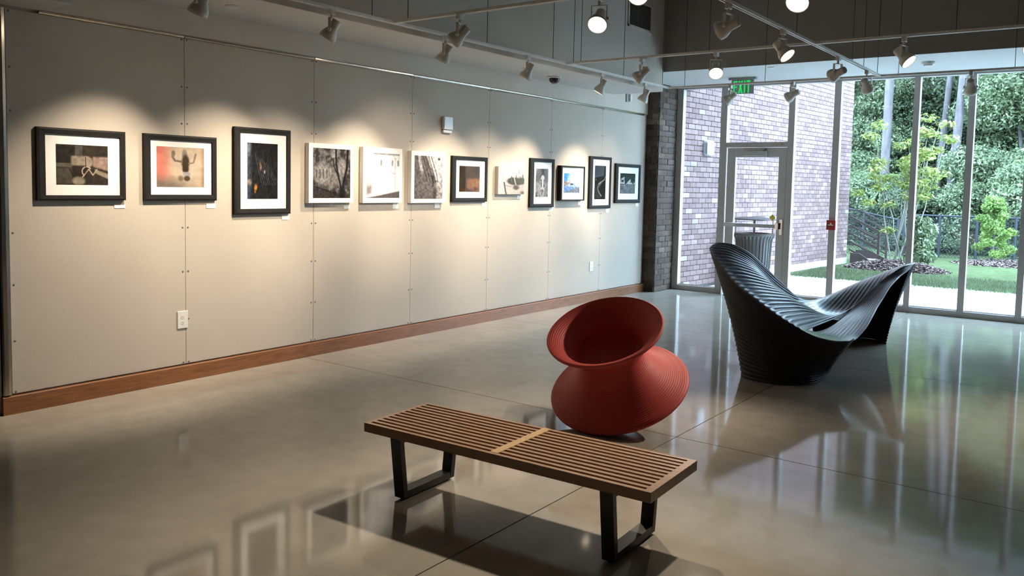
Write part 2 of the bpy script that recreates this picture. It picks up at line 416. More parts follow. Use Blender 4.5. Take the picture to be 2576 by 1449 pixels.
obj('transom', MB().box((.965, YG - .045, 2.125), (1.85, YG + .055, 2.195)), 'mullion_metal', win, bevel=.002)
obj('pane', MB().box((.965, YG + .004, 2.195), (1.85, YG + .010, HD)), 'window_glass', win)
obj('name_plate', MB().box((1.62, YG - .049, 2.15), (1.78, YG - .045, 2.172)), 'chrome', win)

dr = thing('door_1', 'glazed grey metal exit door with a push bar', 'door', (0, YG, 0), kind='structure')
D0, D1 = .985, 1.84
obj('stile', MB().box((D0, -.03, .012), (D0 + .125, .02, 2.118)), 'door_metal', dr, bevel=.002)
obj('stile', MB().box((D1 - .105, -.03, .012), (D1, .02, 2.118)), 'door_metal', dr, bevel=.002)
obj('top_rail', MB().box((D0 + .125, -.03, 1.985), (D1 - .105, .02, 2.118)), 'door_metal', dr)
obj('bottom_rail', MB().box((D0 + .125, -.03, .012), (D1 - .105, .02, .25)), 'door_metal', dr)
obj('pane', MB().box((D0 + .125, -.006, .25), (D1 - .105, .0, 1.985)), 'window_glass', dr)
pb = obj('push_bar', MB().box((D0 + .005, -.105, .995), (D1 - .10, -.075, 1.045)), 'bar_grey', dr, bevel=.006)
obj('end_cap', MB().box((D0 + .0, -.107, .992), (D0 + .20, -.03, 1.048)), 'bar_pale', pb, bevel=.006)
obj('latch_head', MB().box((D1 - .105, -.10, .98), (D1 - .055, -.03, 1.07)).box((D1 - .058, -.045, .90), (D1 - .012, -.03, 1.12)), 'chrome', pb, bevel=.004)
cl = obj('door_closer', MB().box((1.24, -.09, 2.005), (1.57, -.03, 2.068)), 'door_metal', dr, bevel=.004)
obj('closer_arm', MB().bar((1.26, -.085, 2.095), (1.56, -.06, 2.10), .02, .012).bar((1.52, -.075, 2.06), (1.56, -.06, 2.1), .016), 'chrome', cl)
obj('warning_diamond', MB().prism([(1.672 - .045, 1.138), (1.672, 1.138 - .05), (1.672 + .045, 1.138), (1.672, 1.138 + .05)], 1, -.010, -.0065), 'sign_yellow', dr)

# fire pull on the mullion
fp = thing('fire_alarm_pull', 'red fire alarm pull station on a window mullion', 'fire alarm', (2.492, YG - .046, 1.075))
obj('body', MB().box((-.058, -.05, -.066), (.058, 0, .066)), 'pull_red', fp, bevel=.004)
obj('handle', MB().prism([(-.035, -.005), (.035, -.005), (.035, .006), (.008, .006), (.008, .03), (-.008, .03), (-.008, .006), (-.035, .006)], 1, -.058, -.05), 'card_white', fp)

# ------------------------------------------------------------------ pictures
NG = np.random.default_rng(3)
def noise2(w, h, sc, seed, octv=4):
    r = np.random.default_rng(seed); out = np.zeros((h, w)); amp = 1.; tot = 0
    for k in range(octv):
        n = max(2, int(sc * 2 ** k)); G = r.random((n + 2, n + 2))
        yy = np.linspace(0, n, h); xx = np.linspace(0, n, w); y0 = np.minimum(yy.astype(int), n); x0 = np.minimum(xx.astype(int), n)
        fy = (yy - y0)[:, None]; fx = (xx - x0)[None]; fy = fy * fy * (3 - 2 * fy); fx = fx * fx * (3 - 2 * fx)
        A = G[y0][:, x0]; B = G[y0][:, x0 + 1]; C = G[y0 + 1][:, x0]; D = G[y0 + 1][:, x0 + 1]
        out += amp * ((A * (1 - fx) + B * fx) * (1 - fy) + (C * (1 - fx) + D * fx) * fy); tot += amp; amp *= .55
    return out / tot
def sm(x, a, b):
    t = np.clip((x - a) / (b - a), 0, 1); return t * t * (3 - 2 * t)
class Img:
    def __init__(s, w, h, col):
        s.w, s.h = w, h; s.V, s.U = np.meshgrid(np.linspace(0, 1, h), np.linspace(0, 1, w), indexing='ij')   # V down from the top
        s.a = np.ones((h, w, 3)) * np.array(col)
    def mix(s, mask, col):
        m = np.clip(mask, 0, 1)[..., None]; s.a = s.a * (1 - m) + np.array(col) * m; return s
    def ell(s, cx, cy, rx, ry, col, soft=.25, k=1, ang=0):
        dx, dy = s.U - cx, s.V - cy; c, q = math.cos(ang), math.sin(ang)
        d = np.sqrt(((c * dx + q * dy) / rx) ** 2 + ((-q * dx + c * dy) / ry) ** 2); return s.mix(k * (1 - sm(d, 1 - soft, 1 + soft)), col)
    def rect(s, x0, y0, x1, y1, col, soft=.01, k=1):
        m = sm(s.U, x0 - soft, x0 + soft) * (1 - sm(s.U, x1 - soft, x1 + soft)) * sm(s.V, y0 - soft, y0 + soft) * (1 - sm(s.V, y1 - soft, y1 + soft)); return s.mix(m * k, col)
    def line(s, pts, w, col, k=1):
        d = np.full(s.U.shape, 9.)
        for (x0, y0), (x1, y1) in zip(pts, pts[1:]):
            dx, dy = x1 - x0, y1 - y0; t = np.clip(((s.U - x0) * dx + (s.V - y0) * dy) / (dx * dx + dy * dy + 1e-9), 0, 1)
            d = np.minimum(d, np.hypot(s.U - x0 - t * dx, s.V - y0 - t * dy))
        return s.mix(k * (1 - sm(d, w * .5, w * 1.3)), col)
    def tex(s, sc, seed, amt, octv=4, st=None):
        n = noise2(s.w, s.h, sc, seed, octv); s.a = np.clip(s.a * (1 + amt * 2 * (n[..., None] - .5) * 2), 0, 1); return s
def arc(cx, cy, rx, ry, a0, a1, n=14): return [(cx + rx * math.cos(a0 + (a1 - a0) * i / n), cy + ry * math.sin(a0 + (a1 - a0) * i / n)) for i in range(n + 1)]

def picture_1():   # wire chairs in a dark room
    im = Img(120, 92, (.045, .036, .028)); im.rect(0, .05, .36, .48, (.03, .027, .022)).rect(.36, .02, .5, .33, (.11, .098, .088)).rect(0, .46, .3, .56, (.14, .12, .095)).rect(0, .58, .3, 1, (.085, .072, .056), .03)
    im.rect(.29, .28, .62, .52, (.33, .27, .20), .03).ell(.6, .42, .1, .13, (.36, .29, .22), .2); im.rect(.30, .52, .58, .80, (.035, .025, .02), .03)
    im.mix(sm(im.U, .68, .73) * sm(im.V, .26, .32) * (1 - sm(im.V - .35 * (im.U - .7), .5, .56)), (.40, .28, .23)).mix(sm(im.U, .72, .76) * sm(im.V - .45 * (im.U - .75), .58, .62) * (1 - sm(im.V - .55 * (im.U - .75), .68, .72)), (.34, .27, .19))
    im.line(arc(.58, .66, .09, .12, 2.2, 5.6), .012, (.55, .46, .36)).line([(.5, .8), (.62, .6), (.7, .75), (.78, .6)], .012, (.45, .37, .28)).line([(.25, .6), (.32, .78), (.30, .96)], .012, (.02, .02, .02)).ell(.42, .9, .12, .1, (.33, .28, .2), .3)
    im.line([(.56, .3), (.56, .55)], .01, (.05, .04, .03)); return im.tex(14, 1, .28)
def picture_2():   # blurred figure behind glass
    im = Img(120, 92, (.62, .47, .34)); im.mix(1 - sm(im.U, .08, .42), (.62, .20, .15)).mix(sm(im.V, .62, .95) * (1 - sm(im.U, .5, .95)), (.22, .17, .13)).mix(sm(im.U, .9, 1.02), (.36, .22, .13))
    im.ell(.62, .5, .28, .42, (.72, .60, .46), .6, .7)
    d = (.075, .05, .032); im.ell(.58, .17, .055, .12, (.30, .26, .22), .4).ell(.60, .38, .085, .2, d, .3).ell(.6, .55, .07, .1, (.06, .04, .028), .3)
    im.line([(.52, .36), (.38, .34), (.33, .25), (.35, .12)], .028, (.20, .16, .12)).line([(.68, .4), (.77, .38), (.80, .26), (.82, .16)], .022, (.30, .23, .17)).ell(.345, .17, .04, .08, (.22, .18, .14), .4).rect(.54, .62, .70, .72, (.40, .38, .40), .02).ell(.63, .78, .07, .07, (.09, .06, .04), .3).ell(.5, .78, .06, .07, (.24, .17, .11), .5)
    return im.tex(9, 2, .12)
def picture_3():   # dark wet ironwork
    im = Img(84, 126, (.012, .012, .013)); im.mix((1 - sm(im.U, .02, .2)) * .8, (.05, .07, .10))
    for k in range(9):
        x = .25 + .07 * k; im.line([(x, .2 + .03 * k), (x + .1, .45 + .02 * k), (x + .22, .75)], .012, (.05, .055, .07), .8)
    for k in range(14): im.line([(.22 + k * .055, .12), (.22 + k * .058, .98)], .006, (.04, .035, .03), .5)
    im.ell(.43, .41, .03, .07, (.24, .13, .09), .5).ell(.56, .51, .025, .03, (.35, .32, .3), .5).ell(.27, .79, .045, .05, (.40, .17, .03), .5).ell(.26, .86, .03, .03, (.3, .12, .02), .5).ell(.06, .7, .07, .05, (.22, .17, .14), .5).ell(.05, .1, .06, .1, (.14, .18, .22), .6)
    return im.tex(22, 3, .5)
def picture_4():   # old tree and ruin, black and white
    n = noise2(110, 112, 9, 4, 5); im = Img(110, 112, (.10, .09, .09)); im.mix(sm(n, .42, .68), (.36, .34, .33))
    im.ell(.22, .5, .24, .2, (.55, .52, .50), .4, .8).ell(.45, .62, .25, .17, (.45, .42, .41), .5, .7).ell(.77, .36, .14, .16, (.60, .57, .55), .5, .8).ell(.55, .1, .09, .08, (.6, .57, .55), .5, .7)
    for x in (.05, .14, .23, .32): im.rect(x + .025, .42, x + .055, .6, (.12, .11, .10), .01, .8)
    im.mix(sm(im.V, .86, .95), (.10, .085, .08)).mix(sm(im.V - .25 * im.U, .72, .76) * (1 - sm(im.V - .25 * im.U, .76, .82)) * (1 - sm(im.U, .6, .7)), (.06, .05, .05))
    d = (.045, .04, .038); im.line([(.75, .95), (.73, .75), (.66, .52), (.61, .3), (.60, .02)], .025, d).line([(.76, .95), (.82, .65), (.9, .4), (.92, .02)], .035, d).line([(.66, .55), (.55, .35), (.53, .2)], .014, d).ell(.77, .9, .09, .12, d, .4)
    return im.tex(26, 44, .35)
def picture_5():   # bright facade
    im = Img(110, 104, (.86, .84, .82)); im.mix((1 - sm(im.U, .05, .3)) * .55, (.52, .47, .46)).mix(sm(im.U, .68, .98) * .35, (.58, .53, .52))
    im.rect(.2, .0, 1, .04, (.36, .34, .34), .012).rect(.2, .1, 1, .12, (.6, .58, .57), .01, .6)
    for x in (.43, .77, .95): im.rect(x - .025, .15, x + .03, .28, (.34, .31, .31), .012)
    im.line([(.86, .1), (.86, .85)], .012, (.50, .46, .45)).line([(.22, .35), (.6, .37)], .008, (.6, .58, .57), .6).line([(.7, .38), (.82, .46), (.86, .44)], .008, (.4, .38, .37))
    for k in range(7): im.rect(.7, .52 + k * .055, .98, .53 + k * .055, (.5, .46, .45), .012, .5)
    im.mix(sm(im.V + .16 * im.U, .98, 1.02), (.14, .12, .12)).mix(sm(im.V + .16 * im.U, .92, .96) * (1 - sm(im.V + .16 * im.U, .97, 1.0)), (.85, .82, .8)).rect(0, .72, .16, .92, (.25, .21, .2), .05, .8)
    return im.tex(16, 5, .16)
def picture_6():   # rising ashlar wall against white sky
    im = Img(100, 104, (.30, .27, .27)); im.mix(sm(im.U - .62 * im.V, .38, .46), (.90, .88, .86)).mix(sm(im.U, .72, .82) * sm(im.V, .5, .7) * .8, (.66, .61, .60))
    for k in range(5): im.line([(.18 + k * .1, 0), (.38 + k * .1, .42), (.46 + k * .09, .6)], .016, (.12, .10, .10), .8)
    im.mix((1 - sm(np.abs(im.U - .16 - .25 * im.V), .03, .07)) * (1 - sm(im.V, .3, .45)), (.78, .75, .73)).rect(.62, .45, .68, .72, (.12, .1, .1), .02).mix(sm(im.U, .62, .7) * (1 - sm(im.U, .74, .8)) * sm(im.V, .72, .8), (.17, .15, .14)).rect(.82, .04, .90, .09, (.15, .13, .13), .01)
    return im.tex(24, 6, .38)
def picture_7():   # evening light through a doorway
    im = Img(84, 68, (.115, .078, .040)); im.mix(1 - sm(im.U, .25, .42), (.060, .045, .026)).mix(sm(im.V, .38, .6) * sm(im.U, .32, .45), (.30, .155, .065)).mix(sm(im.V, .45, .55) * (1 - sm(im.V, .72, .9)) * sm(im.U, .5, .7), (.36, .20, .09)).mix(sm(im.V - .3 * im.U, .68, .82), (.085, .05, .022))
    im.line([(.74, .6), (.74, .9)], .012, (.08, .045, .025)).ell(.79, .88, .08, .06, (.07, .04, .02), .5); return im.tex(10, 7, .22)
def picture_8():   # dune and driftwood
    im = Img(112, 72, (.62, .55, .56)); im.mix(sm(im.V, .55, .62) * sm(im.U, .3, .45) * (1 - sm(im.V, .95, 1)), (.58, .52, .51)).mix(sm(im.V, .6, .7) * sm(im.U, .22, .35), (.50, .46, .44))
    im.ell(.68, .53, .36, .14, (.11, .12, .11), .25).ell(.55, .5, .2, .12, (.10, .11, .10), .3).ell(.9, .5, .16, .12, (.14, .15, .135), .3)
    for x, y in ((.5, .36), (.68, .32), (.84, .36), (.94, .28)): im.line([(x, .55), (x, y)], .02, (.14, .145, .13))
    im.line([(.79, .1), (.79, .4)], .008, (.3, .28, .29)).line([(.6, .4), (.66, .62), (.76, .8)], .02, (.50, .47, .45)).ell(.68, .75, .12, .09, (.16, .15, .14), .4).line([(.22, .58), (.25, .75), (.3, 1)], .03, (.14, .13, .12)).line([(.24, .68), (.5, .72)], .01, (.2, .18, .17)).ell(.93, .95, .08, .06, (.25, .2, .18), .4)
    return im.tex(20, 8, .12)
def picture_9():   # carved mask in grained wood
    im = Img(76, 112, (.33, .33, .33)); im.ell(.5, .55, .3, .42, (.46, .46, .46), .3); d = (.06, .06, .06)
    for k in range(16): im.line(arc(.5, .6, .16 + .025 * k, .3 + .03 * k, -2.9, -.25), .011, (.08, .08, .08), .75)
    im.ell(.56, .3, .14, .09, (.62, .62, .62), .3).line(arc(.56, .36, .2, .17, -2.9, -.2), .035, d).ell(.58, .08, .1, .09, d, .5).line([(.55, .42), (.53, .66), (.62, .68)], 0.044, (.66, .66, .66)).ell(.42, .42, .09, .035, (.6, .6, .6), .4).ell(.7, .42, .09, .035, (.6, .6, .6), .4).line([(.36, .4), (.48, .42)], 0.026, d).line([(.64, .42), (.76, .4)], 0.026, d).line([(.45, .5), (.44, .62)], 0.044, d).line([(.66, .56), (.68, .62)], 0.040, d).ell(.54, .77, .09, .035, d, .3).ell(.54, .77, .05, .018, (.5, .5, .5), .3).line([(.54, .82), (.5, .92)], 0.031, d)
    im.mix((1 - sm(im.U, .02, .16)) * sm(im.V, .8, .95), d); return im.tex(22, 9, .45)
def picture_10():  # bright coast under a blue sky
    im = Img(90, 70, (.10, .33, .80)); d = np.hypot((im.U - .85) * 1.1, im.V - .42); im.mix(1 - sm(d, .25, .85), (.88, .92, .96)).mix(sm(im.V, .48, .52), (.50, .60, .74)).mix(sm(im.V - .1 * im.U, .55, .7), (.20, .33, .62)).mix(sm(im.V + .3 * im.U, .9, 1.05), (.22, .25, .28)).mix((1 - sm(im.V + .35 * im.U, .62, .72)) * sm(im.V, .36, .46) * (1 - sm(im.U, .3, .5)), (.34, .29, .25)).line([(.27, .26), (.27, .45)], .02, (.85, .83, .8)).line([(.2, .44), (.36, .44)], .03, (.7, .5, .45)).ell(.5, .56, .12, .05, (.09, .14, .2), .4)
    return im.tex(18, 10, .32)
def picture_11():  # curved handrail in the dark
    im = Img(70, 112, (.035, .037, .034)); im.mix((1 - sm(np.abs(im.U - .7), .1, .5)) * (1 - sm(im.V, .1, .4)), (.085, .088, .08))
    im.line([(.95, .33), (.86, .42), (.55, .49), (.36, .55), (.3, .64), (.34, .75), (.5, .84), (.62, .9)], .022, (.40, .40, .33)).line([(.7, .46), (.5, .56), (.42, .62)], .02, (.27, .27, .23), .8)
    for k in range(7): im.rect(.05, .66 + k * .045, .36 + .04 * k, .672 + k * .045, (.14, .14, .13), .008)
    im.ell(.12, .42, .04, .03, (.2, .2, .18), .5); return im.tex(20, 11, .4)
def picture_12():  # white sails by a dark shore
    im = Img(90, 62, (.06, .085, .075)); im.mix(sm(im.V, .53, .57), (.24, .25, .26)); w = (.62, .63, .62)
    def tri(a, b, c):
        def e(p, q): return (q[0] - p[0]) * (im.V - p[1]) - (q[1] - p[1]) * (im.U - p[0])
        s0, s1, s2 = e(a, b), e(b, c), e(c, a); m = ((s0 > 0) & (s1 > 0) & (s2 > 0)) | ((s0 < 0) & (s1 < 0) & (s2 < 0)); im.mix(m * 1., w)
    tri((.27, .17), (.02, .3), (.27, .34)); tri((.02, .32), (.02, .52), (.3, .52)); tri((.27, .3), (.2, .5), (.32, .53)); tri((.68, .27), (.36, .54), (.70, .53)); tri((.74, .42), (.70, .54), (.86, .54)); im.rect(.9, .44, .97, .54, w, .01)
    im.ell(.12, .41, .06, .03, (.05, .07, .06), .3).rect(.27, .56, .31, .72, w, .01, .6).ell(.12, .74, .09, .02, (.08, .09, .09), .4)
    return im.tex(18, 12, .3)

PICS = [
(1, 0.03, [0.163, 0.75, 1.365, 1.839], [0.215, 0.712, 1.399, 1.798], [0.285, 0.629, 1.468, 1.734], [0.679, 0.756, 1.309, 1.335], 'black framed brownish photo of pale wire chairs in a dark room'),
(2, 0.025, [0.886, 1.475, 1.36, 1.841], [0.938, 1.439, 1.404, 1.802], [0.988, 1.371, 1.46, 1.754], [1.396, 1.476, 1.301, 1.338], 'black framed cream and red photo of a blurred figure with raised arms'),
(3, 0.03, [1.63, 2.173, 1.248, 1.939], [1.684, 2.135, 1.292, 1.896], [1.754, 2.048, 1.371, 1.82], [2.102, 2.178, 1.196, 1.235], 'tall black framed photo of dark bluish streaks with small orange lights'),
(4, 0.05, [2.345, 2.853, 1.336, 1.849], None, [2.389, 2.814, 1.378, 1.809], [2.782, 2.855, 1.282, 1.309], 'white bordered block print of a gnarled tree before pale ruins'),
(5, 0.05, [2.969, 3.478, 1.332, 1.847], None, [3.011, 3.44, 1.379, 1.796], [3.403, 3.478, 1.275, 1.324], 'white bordered block print of a bleached facade with small windows'),
(6, 0.05, [3.603, 4.111, 1.328, 1.839], None, [3.646, 4.063, 1.369, 1.794], [4.001, 4.082, 1.273, 1.324], 'white bordered block print of a leaning rough wall against white sky'),
(7, 0.03, [4.242, 4.832, 1.336, 1.815], [4.303, 4.796, 1.377, 1.775], [4.364, 4.707, 1.441, 1.714], [4.77, 4.847, 1.278, 1.326], 'black framed brown and orange photo with a wide cream mat'),
(8, 0.045, [4.999, 5.495, 1.417, 1.728], None, [4.999, 5.495, 1.417, 1.728], [5.42, 5.498, 1.364, 1.403], 'borderless block print of driftwood on a pale beach'),
(9, 0.03, [5.643, 6.152, 1.264, 1.844], [5.719, 6.109, 1.304, 1.802], [5.768, 6.029, 1.386, 1.724], [6.082, 6.154, 1.209, 1.252], 'narrow black framed grey picture of a face in grained wood'),
(10, 0.06, [6.253, 6.812, 1.340, 1.774], [6.285, 6.79, 1.357, 1.755], [6.332, 6.697, 1.44, 1.682], [6.744, 6.818, 1.283, 1.328], 'deep black framed photo of a coast under bright blue sky'),
(11, 0.035, [6.978, 7.533, 1.236, 1.918], [7.05, 7.498, 1.276, 1.881], [7.11, 7.399, 1.356, 1.8], [7.462, 7.542, 1.178, 1.223], 'tall black framed dark photo of a curving pale handrail'),
(12, 0.035, [7.662, 8.375, 1.304, 1.846], [7.727, 8.331, 1.351, 1.801], [7.794, 8.23, 1.433, 1.715], [8.301, 8.384, 1.255, 1.295], 'black framed photo of white sails on grey water beside the brick pier')]
def to_lin(a): return a
for (k, dep, O, Mt, Pp, Lb, label) in PICS:
    block = Mt is None
    t = thing('block_print' if block else 'framed_photo', label, 'picture', (0.001, 0, 0), group=None)
    y0, y1, z0, z1 = O
    if block:
        obj('canvas_block', MB().box((0, y0, z0), (dep, y1, z1)), 'canvas_white', t, bevel=.003); xp = dep + .0006
    else:
        a, b, c, d = Mt
        xi = dep - .010
        # four mitred frame sides
        out = [(y0, z0), (y1, z0), (y1, z1), (y0, z1)]; inn = [(a, c), (b, c), (b, d), (a, d)]
        for i in range(4):
            j = (i + 1) % 4; P, Q, R_, S_ = out[i], out[j], inn[j], inn[i]
            V = [(0, *P), (0, *Q), (dep - .004, *P), (dep - .004, *Q), (dep, P[0] * .7 + S_[0] * .3, P[1] * .7 + S_[1] * .3), (dep, Q[0] * .7 + R_[0] * .3, Q[1] * .7 + R_[1] * .3), (dep - .003, *S_), (dep - .003, *R_), (0, *S_), (0, *R_)]
            obj('frame_side', MB().add(V, [(0, 1, 3, 2), (2, 3, 5, 4), (4, 5, 7, 6), (6, 7, 9, 8), (0, 2, 4, 6, 8), (1, 9, 7, 5, 3), (0, 8, 9, 1)]), 'frame_black', t)
        obj('mat_board', MB().box((.002, a - .004, c - .004), (xi - .004, b + .004, d + .004)), 'mat_board', t)
        obj('glazing', MB().box((xi, a, c), (xi + .002, b, d)), 'picture_glass', t); xp = xi - .0034
    im = globals()['picture_%d' % k](); A = np.clip(im.a * {1: .72, 2: .85, 3: .8, 4: .48, 5: .85, 6: .5, 7: .75, 8: .75, 9: .7, 10: .8, 11: .75, 12: .7}[k], 0.004, .95); h, w = A.shape[:2]
    if k > 3: A = np.clip(1.15 * A ** 1.22, .004, .95)
    py0, py1, pz0, pz1 = Pp
    if k == 8: py0 += .001; py1 -= .001; pz0 += .001; pz1 -= .001
    # viewer at +x looks toward -x and sees y increasing to the right
    yy = np.linspace(py0, py1, w); zz = np.linspace(pz1, pz0, h)
    G = np.zeros((h, w, 3)); G[..., 0] = xp; G[..., 1] = yy[None]; G[..., 2] = zz[:, None]
    me = bpy.data.meshes.new('print'); idx = np.arange(h * w).reshape(h, w)
    F = np.stack([idx[:-1, :-1], idx[1:, :-1], idx[1:, 1:], idx[:-1, 1:]], -1).reshape(-1, 4)
    me.from_pydata(G.reshape(-1, 3).tolist(), [], F.tolist()); me.update()
    ca = me.color_attributes.new('ink', 'FLOAT_COLOR', 'POINT')
    ca.data.foreach_set('color', np.concatenate([A.reshape(-1, 3), np.ones((h * w, 1))], 1).astype(np.float32).ravel())
    link('print', me, 'photo_print', t)
    # caption card
    q0, q1, q2, q3 = Lb
    ordn = label.split(' ', 2)
    c = obj('caption_card', MB().box((.0008, q0, q2), (.003, q1, q3)), 'card_white'); 
    short = {1: 'the wire chair photo', 2: 'the blurred figure photo', 3: 'the dark bluish streaks photo', 4: 'the gnarled tree print', 5: 'the bleached facade print', 6: 'the leaning wall print',
             7: 'the brown and orange photo', 8: 'the driftwood print', 9: 'the wood grain face picture', 10: 'the blue coast photo', 11: 'the curving handrail photo', 12: 'the white sails photo'}[k]
    tag(c, 'small white caption card below ' + short, 'caption card', 'caption cards under the pictures')

# ------------------------------------------------------------------ wall devices
def outlet(y0, y1, z0, z1, label):
    t = thing('wall_outlet', label, 'outlet', (0, (y0 + y1) / 2, (z0 + z1) / 2)); hy, hz = (y1 - y0) / 2, (z1 - z0) / 2
    obj('cover_plate', MB().box((0, -hy, -hz), (.008, hy, hz)), 'plastic_white', t, bevel=.003)
    for s in (-1, 1):
        rc = obj('receptacle', MB().lathe([(.0, .0015), (.016, .0015), (.017, -.002)], 20, Matrix.Translation((.008, 0, s * .021)) @ Matrix.Rotation(math.pi / 2, 4, 'Y')), 'plastic_white', t)
        for d in (-.006, .006): obj('slot', MB().box((.0092, d - .001, s * .021 - .002), (.0099, d + .001, s * .021 + .006)), 'plastic_dark', rc)
        obj('slot', MB().box((.0092, -.002, s * .021 - .009), (.0099, .002, s * .021 - .005)), 'plastic_dark', rc)
outlet(1.148, 1.233, .40, .532, 'white power outlet on the fabric wall below the blurred figure photo')
outlet(7.072, 7.161, .401, .531, 'white power outlet on the fabric wall near the brick pier')
t = thing('motion_sensor', 'white wall sensor box above the brown and orange photo', 'sensor', (0, 4.165, 2.125))
obj('housing', MB().box((0, -.068, -.05), (.035, .068, .082)), 'plastic_white', t, bevel=.006)
obj('lens', MB().box((0, -.072, -.085), (.028, .060, -.054)), 'plastic_white', t, bevel=.008)
t = thing('alarm_strobe', 'small white alarm box on the wall above the metal strip', 'alarm', (-.004, 7.98, 2.76))
obj('back_box', MB().box((0, -.05, -.058), (.02, .02, .058)), 'bar_grey', t, bevel=.003)
obj('strobe', MB().box((0, .0, -.05), (.05, .05, .05)), 'plastic_white', t, bevel=.006)
t = thing('dome_camera', 'black dome security camera under the low soffit', 'camera', (.306, 5.68, ZL))
obj('base_ring', MB().lathe([(0, 0), (.085, 0), (.085, -.014), (.07, -.02), (0, -.02)], 32), 'plastic_white', t, smooth=False)
obj('dome', MB().lathe([(.062, -.018), (.062, -.034), (.055, -.055), (.04, -.07), (.02, -.08), (0, -.083)], 32), 'plastic_dark', t, smooth=True)
def disc(name, x, y, z, r, h, label, cat):
    t = thing(name, label, cat, (x, y, z))
    obj('base', MB().lathe([(0, 0), (r, 0), (r, -h * .4), (r * .9, -h * .6), (0, -h * .6)], 28), 'plastic_white', t)
    obj('cap', MB().lathe([(r * .7, -h * .6), (r * .7, -h * .9), (r * .6, -h), (0, -h)], 28), 'plastic_white', t)
disc('smoke_detector', 3.748, 8.17, ZS, .07, .05, 'white smoke detector under the soffit by the glass wall', 'smoke detector')
disc('sprinkler_cover', 2.085, 7.76, ZS, .05, .015, 'flat white sprinkler cover in the soffit near the exit sign', 'sprinkler')
disc('sprinkler_cover', .42, 4.95, ZL, .05, .012, 'flat white sprinkler cover in the low soffit beside the dome camera', 'sprinkler')
disc('sprinkler_cover', .40, 1.35, ZL, .05, .012, 'flat white sprinkler cover in the low soffit nearest the bulkhead', 'sprinkler')

# exit sign
t = thing('exit_sign', 'hanging exit sign with green letters below the soffit by the door', 'exit sign', (1.425, 8.55, ZS))
obj('canopy', MB().box((-.19, -.035, -.028), (.19, .035, 0)), 'exit_panel', t, bevel=.004)
obj('panel', MB().box((-.155, -.006, -.215), (.155, .006, -.028)), 'exit_panel', t)
def letter(polys, x):
    mb = MB()
    for P in polys: mb.prism([(x + a, -.205 + b) for a, b in P], 1, -.0095, -.0062)
    obj('letter', mb, 'exit_green', t)
w_, h_ = .055, .165; b_ = .018
letter([[(0, 0), (b_, 0), (b_, h_), (0, h_)], [(b_, 0), (w_, 0), (w_, b_), (b_, b_)], [(b_, h_ / 2 - b_ / 2), (w_ * .9, h_ / 2 - b_ / 2), (w_ * .9, h_ / 2 + b_ / 2), (b_, h_ / 2 + b_ / 2)], [(b_, h_ - b_), (w_, h_ - b_), (w_, h_), (b_, h_)]], -.128)
letter([[(0, 0), (.022, 0), (.064, h_), (.042, h_)], [(.042, 0), (.064, 0), (.022, h_), (0, h_)]], -.060)
letter([[(0, 0), (b_, 0), (b_, h_), (0, h_)]], .020)
letter([[(.020, 0), (.038, 0), (.038, h_), (.020, h_)], [(0, h_ - b_), (.058, h_ - b_), (.058, h_), (0, h_)]], .052)

# ------------------------------------------------------------------ lighting tracks
ZT = 2.80
TX1, TX2, TA, TB, TE = .87, 3.40, 2.50, 5.05, 7.45
def track(p, q, cables, label):
    t = thing('lighting_track', label, 'light track', (*p, ZT)); d = Vector((q[0] - p[0], q[1] - p[1], 0)); n = d.normalized(); s = n.cross(Vector((0, 0, 1))) * .018
    mb = MB(); L_ = d.length
    for sg in (-1, 1): mb.bar(s * (sg * .72), d + s * (sg * .72), .010, .022)
    obj('rail', mb, 'track_white', t)
    obj('channel', MB().bar(Vector((0, 0, .004)), d + Vector((0, 0, .004)), .018, .014), 'track_slot', t)
    for c in cables: obj('hanger_cable', MB().tube([(c[0] - p[0], c[1] - p[1], .01), (c[0] - p[0], c[1] - p[1], ZC - ZT - .005)], .0032, 6), 'cable_dark', t)
track((TX1, -1.2), (TX1, TE), [(TX1, .4), (TX1, 2.275), (TX1, 3.717), (TX1, 4.8), (TX1, 6.277), (TX1, 7.28)], 'long white light track running along the picture wall')
track((TX2, .2), (TX2, TE), [(TX2, 2.9), (TX2, 4.6), (TX2, 6.321), (TX2, 6.759), (TX2, 7.338)], 'white light track with two bright rails over the middle of the room')
track((TX1 + .02, TA), (6.0, TA), [(1.038, TA), (2.3, TA), (4.4, TA)], 'white cross track over the red chair side of the bench')
track((TX1 + .02, TB), (6.0, TB), [(.96, TB), (1.05, TB), (2.45, TB), (4.5, TB)], 'white cross track over the ribbed seat')
track((TX1 - .02, TE), (6.0, TE), [(1.095, TE), (2.123, TE), (3.59, TE), (4.673, TE)], 'white cross track close to the glass wall')

